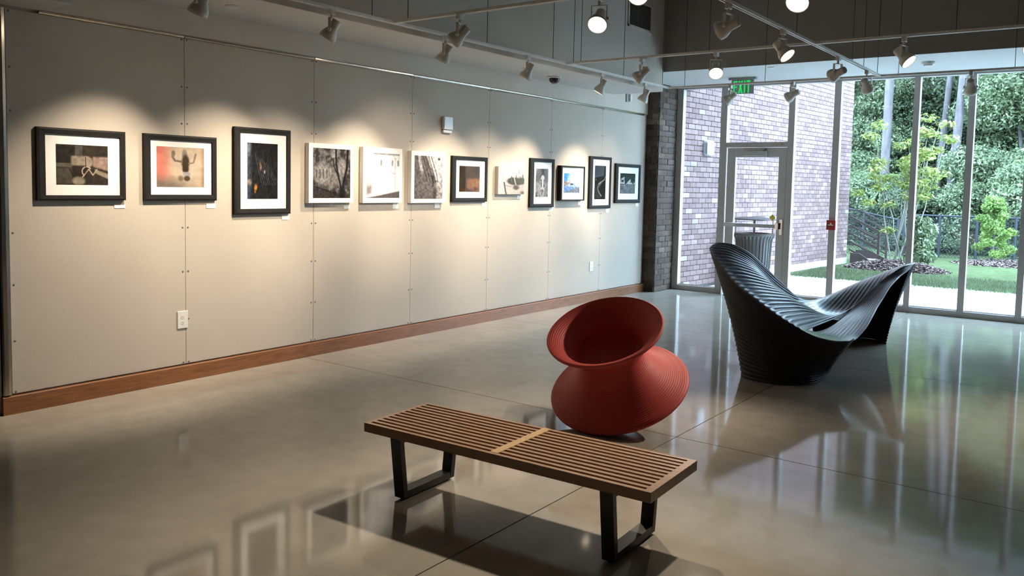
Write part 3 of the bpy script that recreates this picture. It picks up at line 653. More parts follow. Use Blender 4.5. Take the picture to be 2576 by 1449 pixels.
# one spotlight head; built along local -z then aimed
def lathe_along(prof, n, pos, direc):
    q = Vector(direc).normalized().to_track_quat('Z', 'Y'); return MB().lathe(prof, n, Matrix.Translation(pos) @ q.to_matrix().to_4x4())
def spot(x, y, aim, lit, power, size, label, drop=.165, blend=1.0):
    t = thing('track_spotlight', label, 'spotlight', (x, y, ZT), group='white track spotlights')
    piv = Vector((0, 0, -drop)); d = (Vector(aim) - (Vector((x, y, ZT)) + piv)).normalized()
    hz = Vector((d.x, d.y, 0)); hz = hz.normalized() if hz.length > .05 else Vector((1, 0, 0))
    sd = hz.cross(Vector((0, 0, 1)))
    obj('adapter', MB().box((-.017, -.03, -.048), (.017, .03, -.012)), 'lamp_white', t, bevel=.003)
    obj('stem', MB().tube([(0, 0, -.046), (0, 0, -.075)], .011, 12), 'lamp_white', t)
    yk = MB(); w = .052
    yk.bar(-sd * w + Vector((0, 0, -.078)), sd * w + Vector((0, 0, -.078)), .022, .005)
    for s in (-1, 1): yk.bar(sd * (s * w) + Vector((0, 0, -.076)), sd * (s * w) + piv + Vector((0, 0, -.012)), .005, .022, up=hz)
    obj('yoke', yk, 'lamp_white', t)
    for s in (-1, 1): obj('knob', lathe_along([(0, 0), (.013, 0), (.013, .010), (.010, .014), (0, .014)], 12, sd * (s * w) + piv, sd * s), 'lamp_white', t)
    prof = [(0, -.085), (.030, -.085), (.034, -.078), (.036, -.02), (.038, -.012), (.046, .005), (.058, .028), (.0635, .045), (.065, .072), (.0615, .072), (.0595, .052), (.059, .045)]
    obj('housing', lathe_along(prof, 32, piv, d), 'lamp_white', t, smooth=True)
    obj('lamp_face', lathe_along([(.0585, .046), (.04, .048), (.02, .049), (0, .049)], 32, piv, d), 'lamp_glow' if lit else 'lamp_off', t, smooth=True)
    if lit:
        ld = bpy.data.lights.new('spot_beam', 'SPOT'); ld.energy = power; ld.color = WARM; ld.spot_size = math.radians(size); ld.spot_blend = blend; ld.shadow_soft_size = .035
        lo = link('spot_beam', ld, None, t, piv + d * .085); lo.rotation_euler = d.to_track_quat('-Z', 'Y').to_euler()
PW, PF = SPOT_WALL, SPOT_FLOOR
spot(TX1, .80, (0, .50, .90), 1, PW, 70, 'spotlight aimed at the wire chair photo')
spot(TX1, 1.87, (0, 1.30, .90), 1, PW, 70, 'spotlight aimed at the blurred figure photo')
spot(1.573, TA, (0, 1.98, 1.2), 1, PW * 1.2, 52, 'spotlight on the cross track aimed at the dark streaks photo')
spot(TX1, 3.14, (0, 2.75, .90), 1, PW, 70, 'spotlight aimed at the gnarled tree print')
spot(TX2, 3.16, (0, 3.4, 1.45), 1, PW * 1.8, 32, 'spotlight on the twin-rail track turned toward the picture wall, above the red chair')
spot(TX1, 4.37, (0, 4.0, .90), 1, PW * 1.1, 70, 'spotlight aimed at the leaning wall print')
spot(1.757, TB, (0, 4.8, 1.3), 1, PW * 1.2, 48, 'spotlight on the cross track aimed at the brown and orange photo')
spot(TX1, 5.78, (0, 5.35, .90), 1, PW * 1.25, 70, 'spotlight aimed at the driftwood print, near the dome camera')
spot(TX1, 6.82, (0, 6.55, .90), 1, PW * 1.25, 70, 'spotlight aimed at the blue coast photo, in front of the brick pier')
spot(TX2, 5.83, (0, 7.35, 1.45), 1, PW * 2.0, 28, 'spotlight on the twin-rail track below the white soffit')
spot(1.70, TE, (0, 7.2, 1.4), 0, PW, 40, 'spotlight beside the exit sign')
spot(2.457, TE, (0, 7.9, 1.4), 0, PW, 40, 'spotlight between the exit sign and the corner of the brick outside')
spot(TX2, 6.90, (3.6, 9.2, .9), 0, PW, 40, 'spotlight turned to the glass at the end of the twin-rail track')
spot(4.29, TE, (4.2, 9.2, .9), 0, PW, 40, 'spotlight turned to the glass in front of a tall pine trunk')
spot(2.776, TA, (3.7, -.2, 0), 1, PF, 75, 'glowing spotlight aimed at the slatted bench, next to the air grille')
spot(4.094, TA, (4.25, -.2, 0), 1, PF, 75, 'glowing spotlight aimed at the slatted bench from the far end of its track')
spot(TX2, 1.91, (3.9, -2.4, 0), 1, PF * .25, 40, 'glowing spotlight on the twin-rail track over the bench')
spot(2.522, TB, (3.8, 2.45, 0), 1, PF * .8, 38, 'round glowing spotlight above the exit sign')
spot(TX2, 4.272, (5.6, 3.9, .2), 1, PF, 60, 'tilted glowing spotlight on the twin-rail track')
spot(4.127, TB, (6.5, 4.5, .2), 1, PF, 60, 'tilted glowing spotlight near the smoke detector')
spot(5.05, TB, (3.15, 2.45, .30), 1, PF * 2.0, 34, 'unseen spotlight added on the cross track to brighten the red chair')  # extra lamp out of view, added to light the chair's right side
spot(TX1, -.55, (0, -.2, 1.2), 0, PW, 60, 'spotlight at the start of the long wall track')

# ------------------------------------------------------------------ slatted bench
bn = thing('slatted_bench', 'low slatted wooden bench with black trapezoid legs', 'bench', (3.470, .742, 0), math.radians(2.4))
LB, WB, ZB, TBk = 1.524, .475, .356, .044
ns = 12; sw = .0225; gp = (WB - ns * sw) / (ns - 1)
for i in range(ns):
    y = -WB / 2 + i * (sw + gp)
    o = obj('slat', MB().box((-LB / 2, y, ZB - TBk), (LB / 2, y + sw, ZB)), 'bench_wood', bn, bevel=.0015)
for xa, xb in ((-LB / 2, -LB / 2 + .022), (LB / 2 - .034, LB / 2)):
    for i in range(ns - 1):
        y = -WB / 2 + i * (sw + gp) + sw
        obj('spacer', MB().box((xa, y, ZB - TBk + .001), (xb, y + gp, ZB - .0005)), 'bench_wood', bn)
obj('cross_bar', MB().box((-.021, -WB / 2 + sw + .0, ZB - TBk + .002), (.021, WB / 2 - .001, ZB + .0008)), 'bench_wood_light', bn)
for xc in (-.565, .565):
    lg = bpy.data.objects.new('leg_frame', None); COL.objects.link(lg); lg.parent = bn; lg.location = (xc, 0, 0)
    zt = ZB - TBk; hw = .030
    tf, tb, bf, bb = -.232, .232, -.195, .195; th = .032
    obj('upright', MB().prism([(tf, zt), (tf + th, zt), (bf + th, .012), (bf, .012)], 0, -hw, hw), 'black_wood', lg, bevel=.002)
    obj('upright', MB().prism([(tb - th, zt), (tb, zt), (bb, .012), (bb - th, .012)], 0, -hw, hw), 'black_wood', lg, bevel=.002)
    obj('bottom_rail', MB().prism([(bf + th, .012), (bb - th, .012), (bb - th - .003, .045), (bf + th + .003 - .006, .045)], 0, -hw, hw), 'black_wood', lg)
    obj('top_rail', MB().box((-hw, tf + th, zt - .022), (hw, tb - th, zt - .0005)), 'black_wood', lg)
    for s in (-1, 1): obj('foot', MB().lathe([(0, 0), (.012, 0), (.012, .013), (0, .013)], 12, Matrix.Translation((0, s * .17, 0))), 'black_wood', lg)

# ------------------------------------------------------------------ red spinning chair
sp = thing('spinning_chair', 'tilted red plastic chair shaped like a spinning top', 'chair', (3.055, 2.421, .2155))
key = [(0, -.118), (.10, -.112), (.22, -.088), (.33, -.052), (.41, -.018), (.445, 0), (.4545, .010), (.4535, .022), (.440, .034), (.40, .052), (.345, .084), (.295, .124), (.255, .170), (.228, .215), (.214, .262), (.214, .300), (.226, .340), (.250, .374), (.285, .403), (.325, .428), (.358, .446), (.3725, .456), (.3745, .466), (.366, .473), (.345, .466), (.310, .440), (.275, .400), (.247, .350), (.222, .300), (.190, .250), (.140, .215), (.07, .202), (0, .200)]
def dense(key, step):
    K = np.array(key); out = []
    def cr(a, b, c, d, t): return .5 * ((2 * b) + (c - a) * t + (2 * a - 5 * b + 4 * c - d) * t * t + (3 * b - a - 3 * c + d) * t ** 3)
    for i in range(len(K) - 1):
        a, b, c, d = K[max(i - 1, 0)], K[i], K[i + 1], K[min(i + 2, len(K) - 1)]; n = max(1, int(np.hypot(*(c - b)) / step))
        out += [cr(a, b, c, d, t) for t in np.linspace(0, 1, n, endpoint=False)]
    out.append(K[-1]); return np.array(out)
D = dense(key, .0035); seg = np.r_[0, np.cumsum(np.hypot(*np.diff(D, axis=0).T))]
tn = np.gradient(D, axis=0); tn /= np.maximum(np.hypot(tn[:, 0], tn[:, 1]), 1e-9)[:, None]; nr = np.stack([tn[:, 1], -tn[:, 0]], -1)
amp = .0014 * np.sin(seg / .0135 * 2 * np.pi); D2 = D + nr * amp[:, None] * np.minimum(1, D[:, 0:1] / .1)
D2[:, 0] = np.maximum(D2[:, 0], 0); D2[0, 0] = 0; D2[-1, 0] = 0
ax = Vector((.005, -.469, .883)).normalized()
obj('shell', lathe_along([(float(r) if r > .002 else 0., float(l)) for r, l in D2], 144, (0, 0, 0), ax), 'red_plastic', sp, smooth=True)

# ------------------------------------------------------------------ ribbed double lounge
def curve(P, n):
    """smooth curve through P resampled to n points by length"""
    P = np.array(P, float); out = []
    for i in range(len(P) - 1):
        a, b, c, d = P[max(i - 1, 0)], P[i], P[i + 1], P[min(i + 2, len(P) - 1)]
        for t in np.linspace(0, 1, 24, endpoint=False):
            out.append(.5 * ((2 * b) + (c - a) * t + (2 * a - 5 * b + 4 * c - d) * t * t + (3 * b - a - 3 * c + d) * t ** 3))
    out = np.array(out + [P[-1]])
    for _ in range(10): out[1:-1] = (out[:-2] + 2 * out[1:-1] + out[2:]) / 4
    q = np.r_[0, np.cumsum(np.linalg.norm(np.diff(out, axis=0), axis=1))]; q /= q[-1]; s = np.linspace(0, 1, n)
    return np.stack([np.interp(s, q, out[:, k]) for k in range(3)], -1)
TIP_A = (2.793, 4.60, 1.061); TIP_B = (4.09, 6.20, .871)
NEAR1 = [TIP_A, (2.801, 4.42, 1.028), (2.872, 4.30, .975), (2.992, 4.20, .890), (3.097, 4.13, .812), (3.216, 4.08, .739), (3.325, 4.05, .679), (3.443, 4.04, .608), (3.573, 4.06, .529), (3.701, 4.14, .445)]
NEAR2 = [(3.701, 4.14, .445), (3.780, 4.25, .390), (3.885, 4.34, .361), (3.966, 4.43, .359)]
FRONT = [(3.966, 4.43, .359), (3.983, 4.62, .374), (3.998, 4.85, .437), (3.994, 5.05, .499), (3.984, 5.30, .577), (3.996, 5.55, .680), (4.016, 5.80, .757), (4.040, 6.00, .803), TIP_B]
FAR = [(3.096, 6.35, .389), (3.214, 6.50, .444), (3.338, 6.62, .515), (3.514, 6.68, .617), (3.676, 6.68, .696), (3.889, 6.60, .800), (3.972, 6.50, .835), (4.052, 6.35, .863), TIP_B]
BACK = [TIP_A, (2.887, 4.70, 1.044), (2.953, 4.80, .998), (3.004, 4.90, .941), (3.027, 5.05, .865), (3.051, 5.30, .745), (3.081, 5.55, .618), (3.102, 5.85, .449), (3.114, 6.10, .365), (3.096, 6.35, .389)]
CREST = [(3.701, 4.14, .445), (3.665, 4.45, .425), (3.650, 4.75, .415), (3.660, 5.16, .424), (3.700, 5.41, .464), (3.760, 5.53, .545), (3.830, 5.65, .650), (3.880, 5.76, .715), (3.950, 5.85, .790), (4.030, 5.95, .850), TIP_B]
dl = thing('ribbed_lounge', 'dark blue-grey ribbed plastic double seat with two high curled backs', 'lounge seat', (0, 0, 0))
def coons(L0, L1, E0, E1):
    """L0, L1 run along v at u = 0 and 1; E0, E1 run along u at v = 0 and 1"""
    nu, nv = len(E0), len(L0); U = np.linspace(0, 1, nu)[:, None, None]; V = np.linspace(0, 1, nv)[None, :, None]
    A = L0[None] * (1 - U) + L1[None] * U + E0[:, None] * (1 - V) + E1[:, None] * V
    return A - (L0[0] * (1 - U) * (1 - V) + L0[-1] * (1 - U) * V + L1[0] * U * (1 - V) + L1[-1] * U * V)
def normals(A):
    nm = np.cross(np.gradient(A, axis=0), np.gradient(A, axis=1)); return nm / np.maximum(np.linalg.norm(nm, axis=-1, keepdims=True), 1e-9)
nu, nv = 220, 80
A = coons(curve(BACK, nv), curve(CREST, nv), curve(NEAR1, nu), curve(FAR, nu))
u = np.linspace(0, 1, nu); v = np.linspace(0, 1, nv)
w = (np.clip(4 * u * (1 - u), 0, 1)[:, None] ** 0) * (sm(u, .0, .42) * (1 - .9 * sm(u, .84, 1.0)))[:, None] * (sm(v, .20, .66) * (1 - sm(v, .70, .93)))[None]
A[..., 2] = A[..., 2] * (1 - .96 * w) + .335 * .96 * w
nm = normals(A); nm = nm if nm[..., 2].mean() > 0 else -nm
am = .0135 * np.maximum(np.clip(1 - v / .72, 0, 1) ** .55, .12)[None] * np.minimum(1, np.minimum(u, 1 - u) * 30)[:, None] * np.minimum(1, (1 - v) * 30)[None] * np.clip(v * 22, 0, 1)[None]
A = A + nm * (np.sin(u * 25 * 2 * np.pi)[:, None] * am)[..., None]
obj('inner_shell', MB().grid(A), 'folly_plastic_lit', dl, smooth=True, solid=.010)
nu2 = 110
tipc = np.repeat(np.array([TIP_B]), nu2, 0)
A = coons(curve(CREST, nv), curve(FRONT, nv), curve(NEAR2, nu2), tipc)
u = np.linspace(0, 1, nu2)
A[..., 2] -= .055 * (np.clip(1 - u / .45, 0, 1)[:, None] ** 1.3) * np.clip(np.sin(np.pi * np.clip((v - .10) / .50, 0, 1)), 0, 1)[None]
A[..., 2] -= .012 * np.clip(v * 10, 0, 1)[None] * np.clip((1 - v) * 10, 0, 1)[None]
nm = normals(A); nm = nm if nm[..., 2].mean() > 0 else -nm
A = A + nm * (.0045 * np.sin(u * 13 * 2 * np.pi)[:, None] * np.clip((v - .12) / .3, 0, 1)[None] * np.clip((1 - v) * 6, 0, 1)[None] * np.minimum(1, np.minimum(u, 1 - u) * 15)[:, None])[..., None]
obj('outer_shell', MB().grid(A), 'folly_plastic_lit', dl, smooth=True, solid=.010)
BASE = [(3.156, 4.352, 0), (3.20, 4.235, 0), (3.289, 4.155, 0), (3.41, 4.125, 0), (3.536, 4.138, 0), (3.645, 4.21, 0), (3.722, 4.338, 0), (3.75, 4.53, 0), (3.747, 4.743, 0)]
def skirt(top, base):
    n, m = 110, 170; T = curve(top, n); B_ = curve(base, n)
    h = np.linspace(0, 1, m)[:, None, None]; A = B_[None] * (1 - h) + T[None] * h
    ctr = B_.mean(0); od = A - ctr; od[..., 2] = 0; od /= np.maximum(np.linalg.norm(od, axis=-1, keepdims=True), 1e-9)
    A = A + od * (-.02 * np.sin(np.pi * h)) + od * (.0042 * np.sin(h * 27 * 2 * np.pi) * np.minimum(1, (1 - h) * 25))
    A[0, :, 2] = .002
    return A
obj('end_skirt', MB().grid(skirt([(2.83, 4.66, 1.05)] + NEAR1 + NEAR2[1:] + [(3.978, 4.55, .368)], BASE)), 'folly_plastic_shaded', dl, smooth=True, solid=.008)
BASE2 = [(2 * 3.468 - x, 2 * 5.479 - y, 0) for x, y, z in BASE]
obj('end_skirt', MB().grid(skirt([(4.06, 6.08, .825), TIP_B] + FAR[::-1][1:] + [(3.105, 6.22, .372)], BASE2)), 'folly_plastic_shaded', dl, smooth=True, solid=.008)

# ------------------------------------------------------------------ outdoors
GZ = -.05
struct('ground_walk', MB().box((-2, YG + .06, GZ - .2), (14, 12.95, GZ)), 'sidewalk', 'pale concrete sidewalk outside the glass wall', 'sidewalk')
n = 60; gx = np.linspace(-12, 20, n); gy = np.linspace(12.95, 48, n)
G = np.zeros((n, n, 3)); G[..., 0] = gx[None]; G[..., 1] = gy[:, None]
nz = noise2(n, n, 6, 21, 3)
G[..., 2] = GZ + .02 + (nz - .5) * .08 * np.minimum(1, (gy - 12.95) / 2)[:, None] + .11 * np.maximum(0, gy - 22)[:, None]
struct('ground_lawn', MB().grid(G), 'lawn_grass', 'green lawn between the sidewalk and the trees', 'lawn', smooth=True)
# grass blades along the sidewalk and over the front of the lawn
def blades(N, x0, x1, y0, y1, seed):
    r = np.random.default_rng(seed); x = r.uniform(x0, x1, N); y = r.uniform(y0, y1, N); a = r.uniform(0, 6.28, N); h = r.uniform(.03, .075, N); w = .006
    V = np.zeros((N, 3, 3)); V[:, 0] = np.stack([x - w * np.cos(a), y - w * np.sin(a), np.full(N, GZ)], -1); V[:, 1] = np.stack([x + w * np.cos(a), y + w * np.sin(a), np.full(N, GZ)], -1)
    V[:, 2] = np.stack([x + r.normal(0, .02, N), y + r.normal(0, .02, N), GZ + .01 + h], -1); return V
def tri_mesh(name, V, m, parent=None):
    N, k = V.shape[:2]; me = bpy.data.meshes.new(name); me.vertices.add(N * k); me.vertices.foreach_set('co', V.astype(np.float32).ravel())
    me.loops.add(N * k); me.loops.foreach_set('vertex_index', np.arange(N * k, dtype=np.int32)); me.polygons.add(N)
    me.polygons.foreach_set('loop_start', np.arange(0, N * k, k, dtype=np.int32)); me.update(calc_edges=True); me.validate()
    return link(name, me, m, parent)
GV = blades(26000, .75, 6.5, 12.95, 14.85, 5); o = tri_mesh('grass_blades', GV, 'leaf_grass'); tag(o, 'short green grass blades of the lawn', 'grass', kind='stuff')

# outside brick building
EA = math.radians(5.0); EW0 = (.20, YG + .06); ELEN = 7.2
ew = thing('wall_outside', 'brick wall of the building wing outside the glass', 'wall', (0, 0, 0), kind='structure')
dv_ = Vector((math.sin(EA), math.cos(EA), 0)); nv_ = Vector((math.cos(EA), -math.sin(EA), 0))
def wpt(s, d, z): return Vector((EW0[0], EW0[1], 0)) + dv_ * s + nv_ * d + Vector((0, 0, z))
mb = MB(); c = [wpt(0, -.012, GZ), wpt(ELEN, -.012, GZ), wpt(ELEN, -2.5, GZ), wpt(0, -2.5, GZ)]
mb.prism([(p.x, p.y) for p in c], 2, GZ - .15, 5.6); obj('core', mb, 'mortar', ew)
cells = lay(None, None, None, ELEN, .0, 5.5, None, None, None)
ZF = .10   # brick starts above a concrete footing once the ground drops
def dist(cell): p = wpt(cell[0], 0, cell[1]); return (p - CAM).length + 3 * max(0, cell[1] - 2.95)
cells = [c for c in cells if c[1] > (ZF if c[0] > 3.0 else -.05)]
cells.sort(key=dist); near, far = cells[:300], cells[300:]
bf_full = brick_mesh(BL - MJ, BH - MJ, .014, .0012); bf_half = brick_mesh(BL / 2 - MJ, BH - MJ, .014, .0012)
put_bricks(ew, (EW0[0], EW0[1]), math.pi / 2 - EA, near, 'brick_outside', bf_full, bf_half, .0015)
mb = MB(); ang = math.pi / 2 - EA
for q, z, h in far:
    l = (BL / 2 - MJ) if h else (BL - MJ); d = rnd.uniform(-.0015, .0015)
    P = [wpt(q + sx * l / 2, d - (.014 if sd else 0), z + sz * (BH - MJ) / 2) for sz in (-1, 1) for sx, sd in ((-1, 0), (1, 0), (1, 1), (-1, 1))]
    mb.add(P, [(0, 3, 2, 1), (4, 5, 6, 7), (0, 1, 5, 4), (1, 2, 6, 5), (2, 3, 7, 6), (3, 0, 4, 7)])
o = obj('bricks', mb, 'brick_outside_far', ew); o['kind'] = 'stuff'
fo = MB(); c = [wpt(3.0, .012, 0), wpt(ELEN + .01, .012, 0), wpt(ELEN + .01, -.3, 0), wpt(3.0, -.3, 0)]
fo.prism([(p.x, p.y) for p in c], 2, GZ - .15, ZF); obj('footing', fo, 'footing_concrete', ew)

# wall light on the outside brick
p = wpt(.80, .0, 2.17); t = thing('wall_light', 'white rounded wall light on the outside brick', 'wall light', p, -EA)
hs = MB().prism([(-.125, -.07), (-.10, -.115), (.0, -.125), (.10, -.115), (.125, -.06), (.125, .08), (.10, .115), (-.10, .115), (-.125, .08)], 0, 0, .085)
o = obj('housing', hs, 'fixture_pale', t, bevel=.02)
obj('lens', MB().prism([(-.13, -.11), (-.03, -.118), (.03, -.03), (-.02, .10), (-.128, .07)], 0, .07, .092), 'fixture_blue', t, bevel=.006)

# trash can outside the door
t = thing('trash_can', 'black slatted metal trash can with a raised flat lid outside the door', 'trash can', (.80, 10.9, GZ))
RT = .29
obj('liner', MB().lathe([(0, .03), (RT - .05, .03), (RT - .025, .82), (0, .82)], 36), 'can_black', t)
obj('rim_ring', MB().lathe([(RT - .03, .83), (RT + .035, .83), (RT + .04, .86), (RT - .03, .87), (RT - .03, .83)], 40), 'can_black', t)
obj('base_ring', MB().lathe([(RT - .06, .0), (RT - .02, .0), (RT - .02, .05), (RT - .06, .05), (RT - .06, 0)], 36), 'can_black', t)
nsl = 32
for k in range(nsl):
    a = 2 * math.pi * k / nsl; c, s = math.cos(a), math.sin(a)
    pts = [(RT - .035, .04), (RT - .018, .4), (RT - .006, .72), (RT + .004, .78), (RT + .035, .835)]
    mb = MB()
    for (r0, z0), (r1, z1) in zip(pts, pts[1:]): mb.bar((r0 * c, r0 * s, z0), (r1 * c, r1 * s, z1), .034, .007, up=(c, s, 0))
    obj('slat', mb, 'can_black', t)
for k in range(4):
    a = math.radians(20 + 90 * k); x, y = (RT - .0) * math.cos(a), (RT - .0) * math.sin(a)
    obj('lid_post', MB().bar((x, y, .85), (x, y, 1.09), .035, .012, up=(math.cos(a), math.sin(a), 0)), 'can_black', t)
obj('lid', MB().lathe([(0, 1.135), (.15, 1.13), (.28, 1.115), (.335, 1.10), (.335, 1.085), (0, 1.085)], 40), 'can_black', t, smooth=False)

# stair railings, cheek wall
t = thing('stair_railing', 'brown steel stair railing with many rails behind the brick corner', 'railing', (0, 17.6, 0))
z0s = [1.10, .97, .83, .70, .57, .44, .31]
for z in z0s: obj('rail', MB().bar((.30, 0, z), (.80, 0, z), .035, .03).bar((.795, 0, z), (1.385, 0, z - .30), .035, .03), 'rust_steel', t)
for x, h in ((1.385, .82), (.45, 1.1)): obj('post', MB().box((x - .022, -.022, GZ), (x + .022, .022, h)), 'rust_steel', t)
t = thing('stair_railing', 'shorter brown steel railing in front of the long stair railing', 'railing', (0, 17.0, 0))
for z in (.97, .78, .60, .42, .24): obj('rail', MB().bar((.74, 0, z), (1.35, 0, z - .30), .038, .032), 'rust_steel', t)
obj('post', MB().box((1.33, -.025, GZ), (1.375, .025, .68)), 'rust_steel', t)
t = thing('cheek_wall', 'rusty steel planter wedge at the foot of the outside stairs', 'planter', (0, 16.50, 0))
obj('side_plate', MB().prism([(.90, GZ - .03), (1.16, GZ - .03), (1.30, .06), (1.08, .20), (.90, .20)], 1, -.02, .02), 'rust_steel', t)
obj('back_plate', MB().prism([(.90, GZ), (1.50, GZ), (1.50, .10), (1.20, .24), (.90, .24)], 1, .42, .46), 'rust_steel', t)
obj('soil_top', MB().box((.92, .02, .0), (1.36, .42, .07)), 'footing_concrete', t)

# mulch beds
def mulch(cx, cy, rx, ry, hh, label, seed, nchips):
    t = thing('mulch_bed', label, 'mulch', (cx, cy, GZ)); n = 36
    r = np.random.default_rng(seed); P = []
    R_ = np.linspace(0, 1, 14)
    nz = noise2(n, 14, 6, seed, 3)
    A = np.zeros((14, n + 1, 3))
    for i, q in enumerate(R_):
        for j in range(n + 1):
            a = 2 * math.pi * j / n; A[i, j] = (rx * q * math.cos(a) * (1 + .08 * math.sin(3 * a)), ry * q * math.sin(a) * (1 + .08 * math.cos(2 * a)), hh * (1 - q ** 2) * (.8 + .4 * nz[i, j % n]) + .0)
    obj('mound', MB().grid(A), 'mulch_base', t, smooth=True)
    N = nchips; a = r.uniform(0, 6.28, N); q = np.sqrt(r.uniform(0, 1, N)); x = rx * q * np.cos(a); y = ry * q * np.sin(a); z = hh * (1 - q ** 2) + .012
    th = r.uniform(0, 6.28, N); L_ = r.uniform(.02, .06, N); W_ = r.uniform(.006, .014, N); ti = r.normal(0, .25, N)
    dx, dy = np.cos(th), np.sin(th); V = np.zeros((N, 4, 3))
    for k, (s1, s2) in enumerate(((-1, -1), (1, -1), (1, 1), (-1, 1))):
        V[:, k] = np.stack([x + s1 * L_ * dx - s2 * W_ * dy, y + s1 * L_ * dy + s2 * W_ * dx, z + s1 * L_ * ti + s2 * .004], -1)
    o = tri_mesh('wood_chips', V, 'mulch_chip', t); o['kind'] = 'stuff'
mulch(1.98, 15.72, 1.0, .70, .19, 'long mulch bed around the pale multi-stemmed sapling', 31, 9000)
mulch(3.75, 18.95, 1.25, .85, .10, 'mulch bed under the bright green conifer', 32, 5000)

# black mesh fence
def fence(p, q, h0, h1, label, posts):
    t = thing('mesh_fence', label, 'fence', (p[0], p[1], 0)); d = Vector((q[0] - p[0], q[1] - p[1], 0)); Ld = d.length; n = d.normalized()
    def top(s): return h0 + (h1 - h0) * s / Ld
    for k in range(posts):
        s = Ld * k / (posts - 1); obj('post', MB().tube([n * s + Vector((0, 0, GZ - .1)), n * s + Vector((0, 0, top(s) + .03))], .032, 8), 'fence_black', t)
    obj('top_rail', MB().tube([Vector((0, 0, h0)), d + Vector((0, 0, h1))], .022, 8), 'fence_black', t)
    mb = MB(); st = .075; s = -h0
    while s < Ld:
        for sg in (-1, 1):
            a, b = (s, s + h0) if sg > 0 else (s + h0, s)
            z_a, z_b = GZ, top(max(0, min(Ld, s)))
            pa, pb = Vector((a, 0, z_a)), Vector((b, 0, z_b))
            # clip to the fence length
            lo, hi = 0., 1.
            for e, lim in ((0, 0.), (0, Ld)):
                pass
            dd = pb.x - pa.x
            t0, t1 = (0 - pa.x) / dd, (Ld - pa.x) / dd
            lo, hi = max(0, min(t0, t1)), min(1, max(t0, t1))
            if hi - lo < .02: continue
            P0, P1 = pa.lerp(pb, lo), pa.lerp(pb, hi)
            mb.bar(n * P0.x + Vector((0, 0, P0.z)), n * P1.x + Vector((0, 0, P1.z)), .007, .007)
        s += st
    o = obj('wire_mesh', mb, 'fence_black', t); o['kind'] = 'stuff'
fence((-1.2, 19.6), (1.2, 19.6), 1.35, .85, 'black mesh fence stepping down behind the stair railings', 4)
fence((1.25, 20.0), (5.2, 20.3), .98, .98, 'black mesh fence behind the mulch beds', 6)

# foliage
def leaves(N, blobs, size, seed, flat=.5, shape=4):
    """leaf quads scattered in ellipsoid blobs (cx, cy, cz, rx, ry, rz, weight)"""
    r = np.random.default_rng(seed); B = np.array(blobs, float); w = B[:, 6] / B[:, 6].sum(); k = r.choice(len(B), N, p=w)
    d = r.normal(size=(N, 3)); d /= np.linalg.norm(d, axis=1, keepdims=True); q = r.uniform(.35, 1, N) ** .6
    C = B[k, :3] + d * B[k, 3:6] * q[:, None]
    nm = d * .6 + r.normal(size=(N, 3)) * .6 + np.array([0, 0, flat]); nm /= np.linalg.norm(nm, axis=1, keepdims=True)
    a = np.cross(nm, r.normal(size=(N, 3))); a /= np.linalg.norm(a, axis=1, keepdims=True); b = np.cross(nm, a)
    L_ = size * r.uniform(.6, 1.3, N)[:, None]; W_ = L_ * .45
    V = np.stack([C - a * L_, C - b * W_ - a * L_ * .1 + nm * L_ * .1, C + a * L_, C + b * W_ - a * L_ * .1 + nm * L_ * .1], 1); return V
def blobs_tree(h, rx, n, seed, z0=.15):
    r = random.Random(seed); out = []
    for _ in range(n):
        z = h * r.uniform(z0, 1); f = math.sin(math.pi * min(1, max(.12, (z / h) * .8 + .15))) ; a = r.uniform(0, 6.28); q = rx * f * r.uniform(.1, .85)
        s = rx * r.uniform(.22, .42); out.append((q * math.cos(a), q * math.sin(a), z, s * 1.2, s * 1.2, s * .7, s))
    return out
def wtube(p, q, r0, r1, n=6, wob=.1, seed=0, nr=8):
    rr = random.Random(seed); P = []
    for i in range(n + 1):
        f = i / n; v = Vector(p).lerp(Vector(q), f)
        if 0 < i < n: v += Vector((rr.uniform(-wob, wob), rr.uniform(-wob, wob), 0))
        P.append(v)
    return MB().tube(P, [r0 + (r1 - r0) * i / n for i in range(n + 1)], nr)
FM = {}
def foliage_mesh(key, N, bl, size, m, seed):
    o = tri_mesh('foliage', leaves(N, bl, size, seed), m); FM[key] = o.data; bpy.data.objects.remove(o)
foliage_mesh('d0', 62000, blobs_tree(8.5, 2.6, 52, 1, .05), .066, 'leaf_dark', 1)
foliage_mesh('d1', 62000, blobs_tree(8.5, 2.6, 52, 2, .05), .066, 'leaf_dark', 2)
foliage_mesh('m0', 52000, blobs_tree(6.5, 2.2, 40, 3, .1), .060, 'leaf_mid', 3)
foliage_mesh('m1', 52000, blobs_tree(6.5, 2.2, 40, 4, .1), .060, 'leaf_mid', 4)
foliage_mesh('u0', 20000, blobs_tree(2.0, 1.5, 26, 5, .05), .05, 'leaf_mid', 5)
foliage_mesh('u1', 20000, blobs_tree(2.0, 1.5, 26, 6, .05), .05, 'leaf_dark', 6)
def tree(kind, x, y, sc, rz, label, group, name='leafy_tree', h=6.5, zb=None):
    z = (GZ + .11 * max(0, y - 22)) if zb is None else zb
    t = thing(name, label, 'tree' if h > 3 else 'shrub', (x, y, z), rz, group); t.scale = (sc, sc, sc)
    obj('trunk', wtube((0, 0, -.1), (.1, .05, h * .8), .09 if h > 3 else .03, .03 if h > 3 else .012, seed=int(x * 10)), 'bark_pine', t, smooth=True)
    f = link('foliage', FM[kind], None, t); f['kind'] = 'stuff'
GB = 'trees of the wood behind the fence'
k = 0
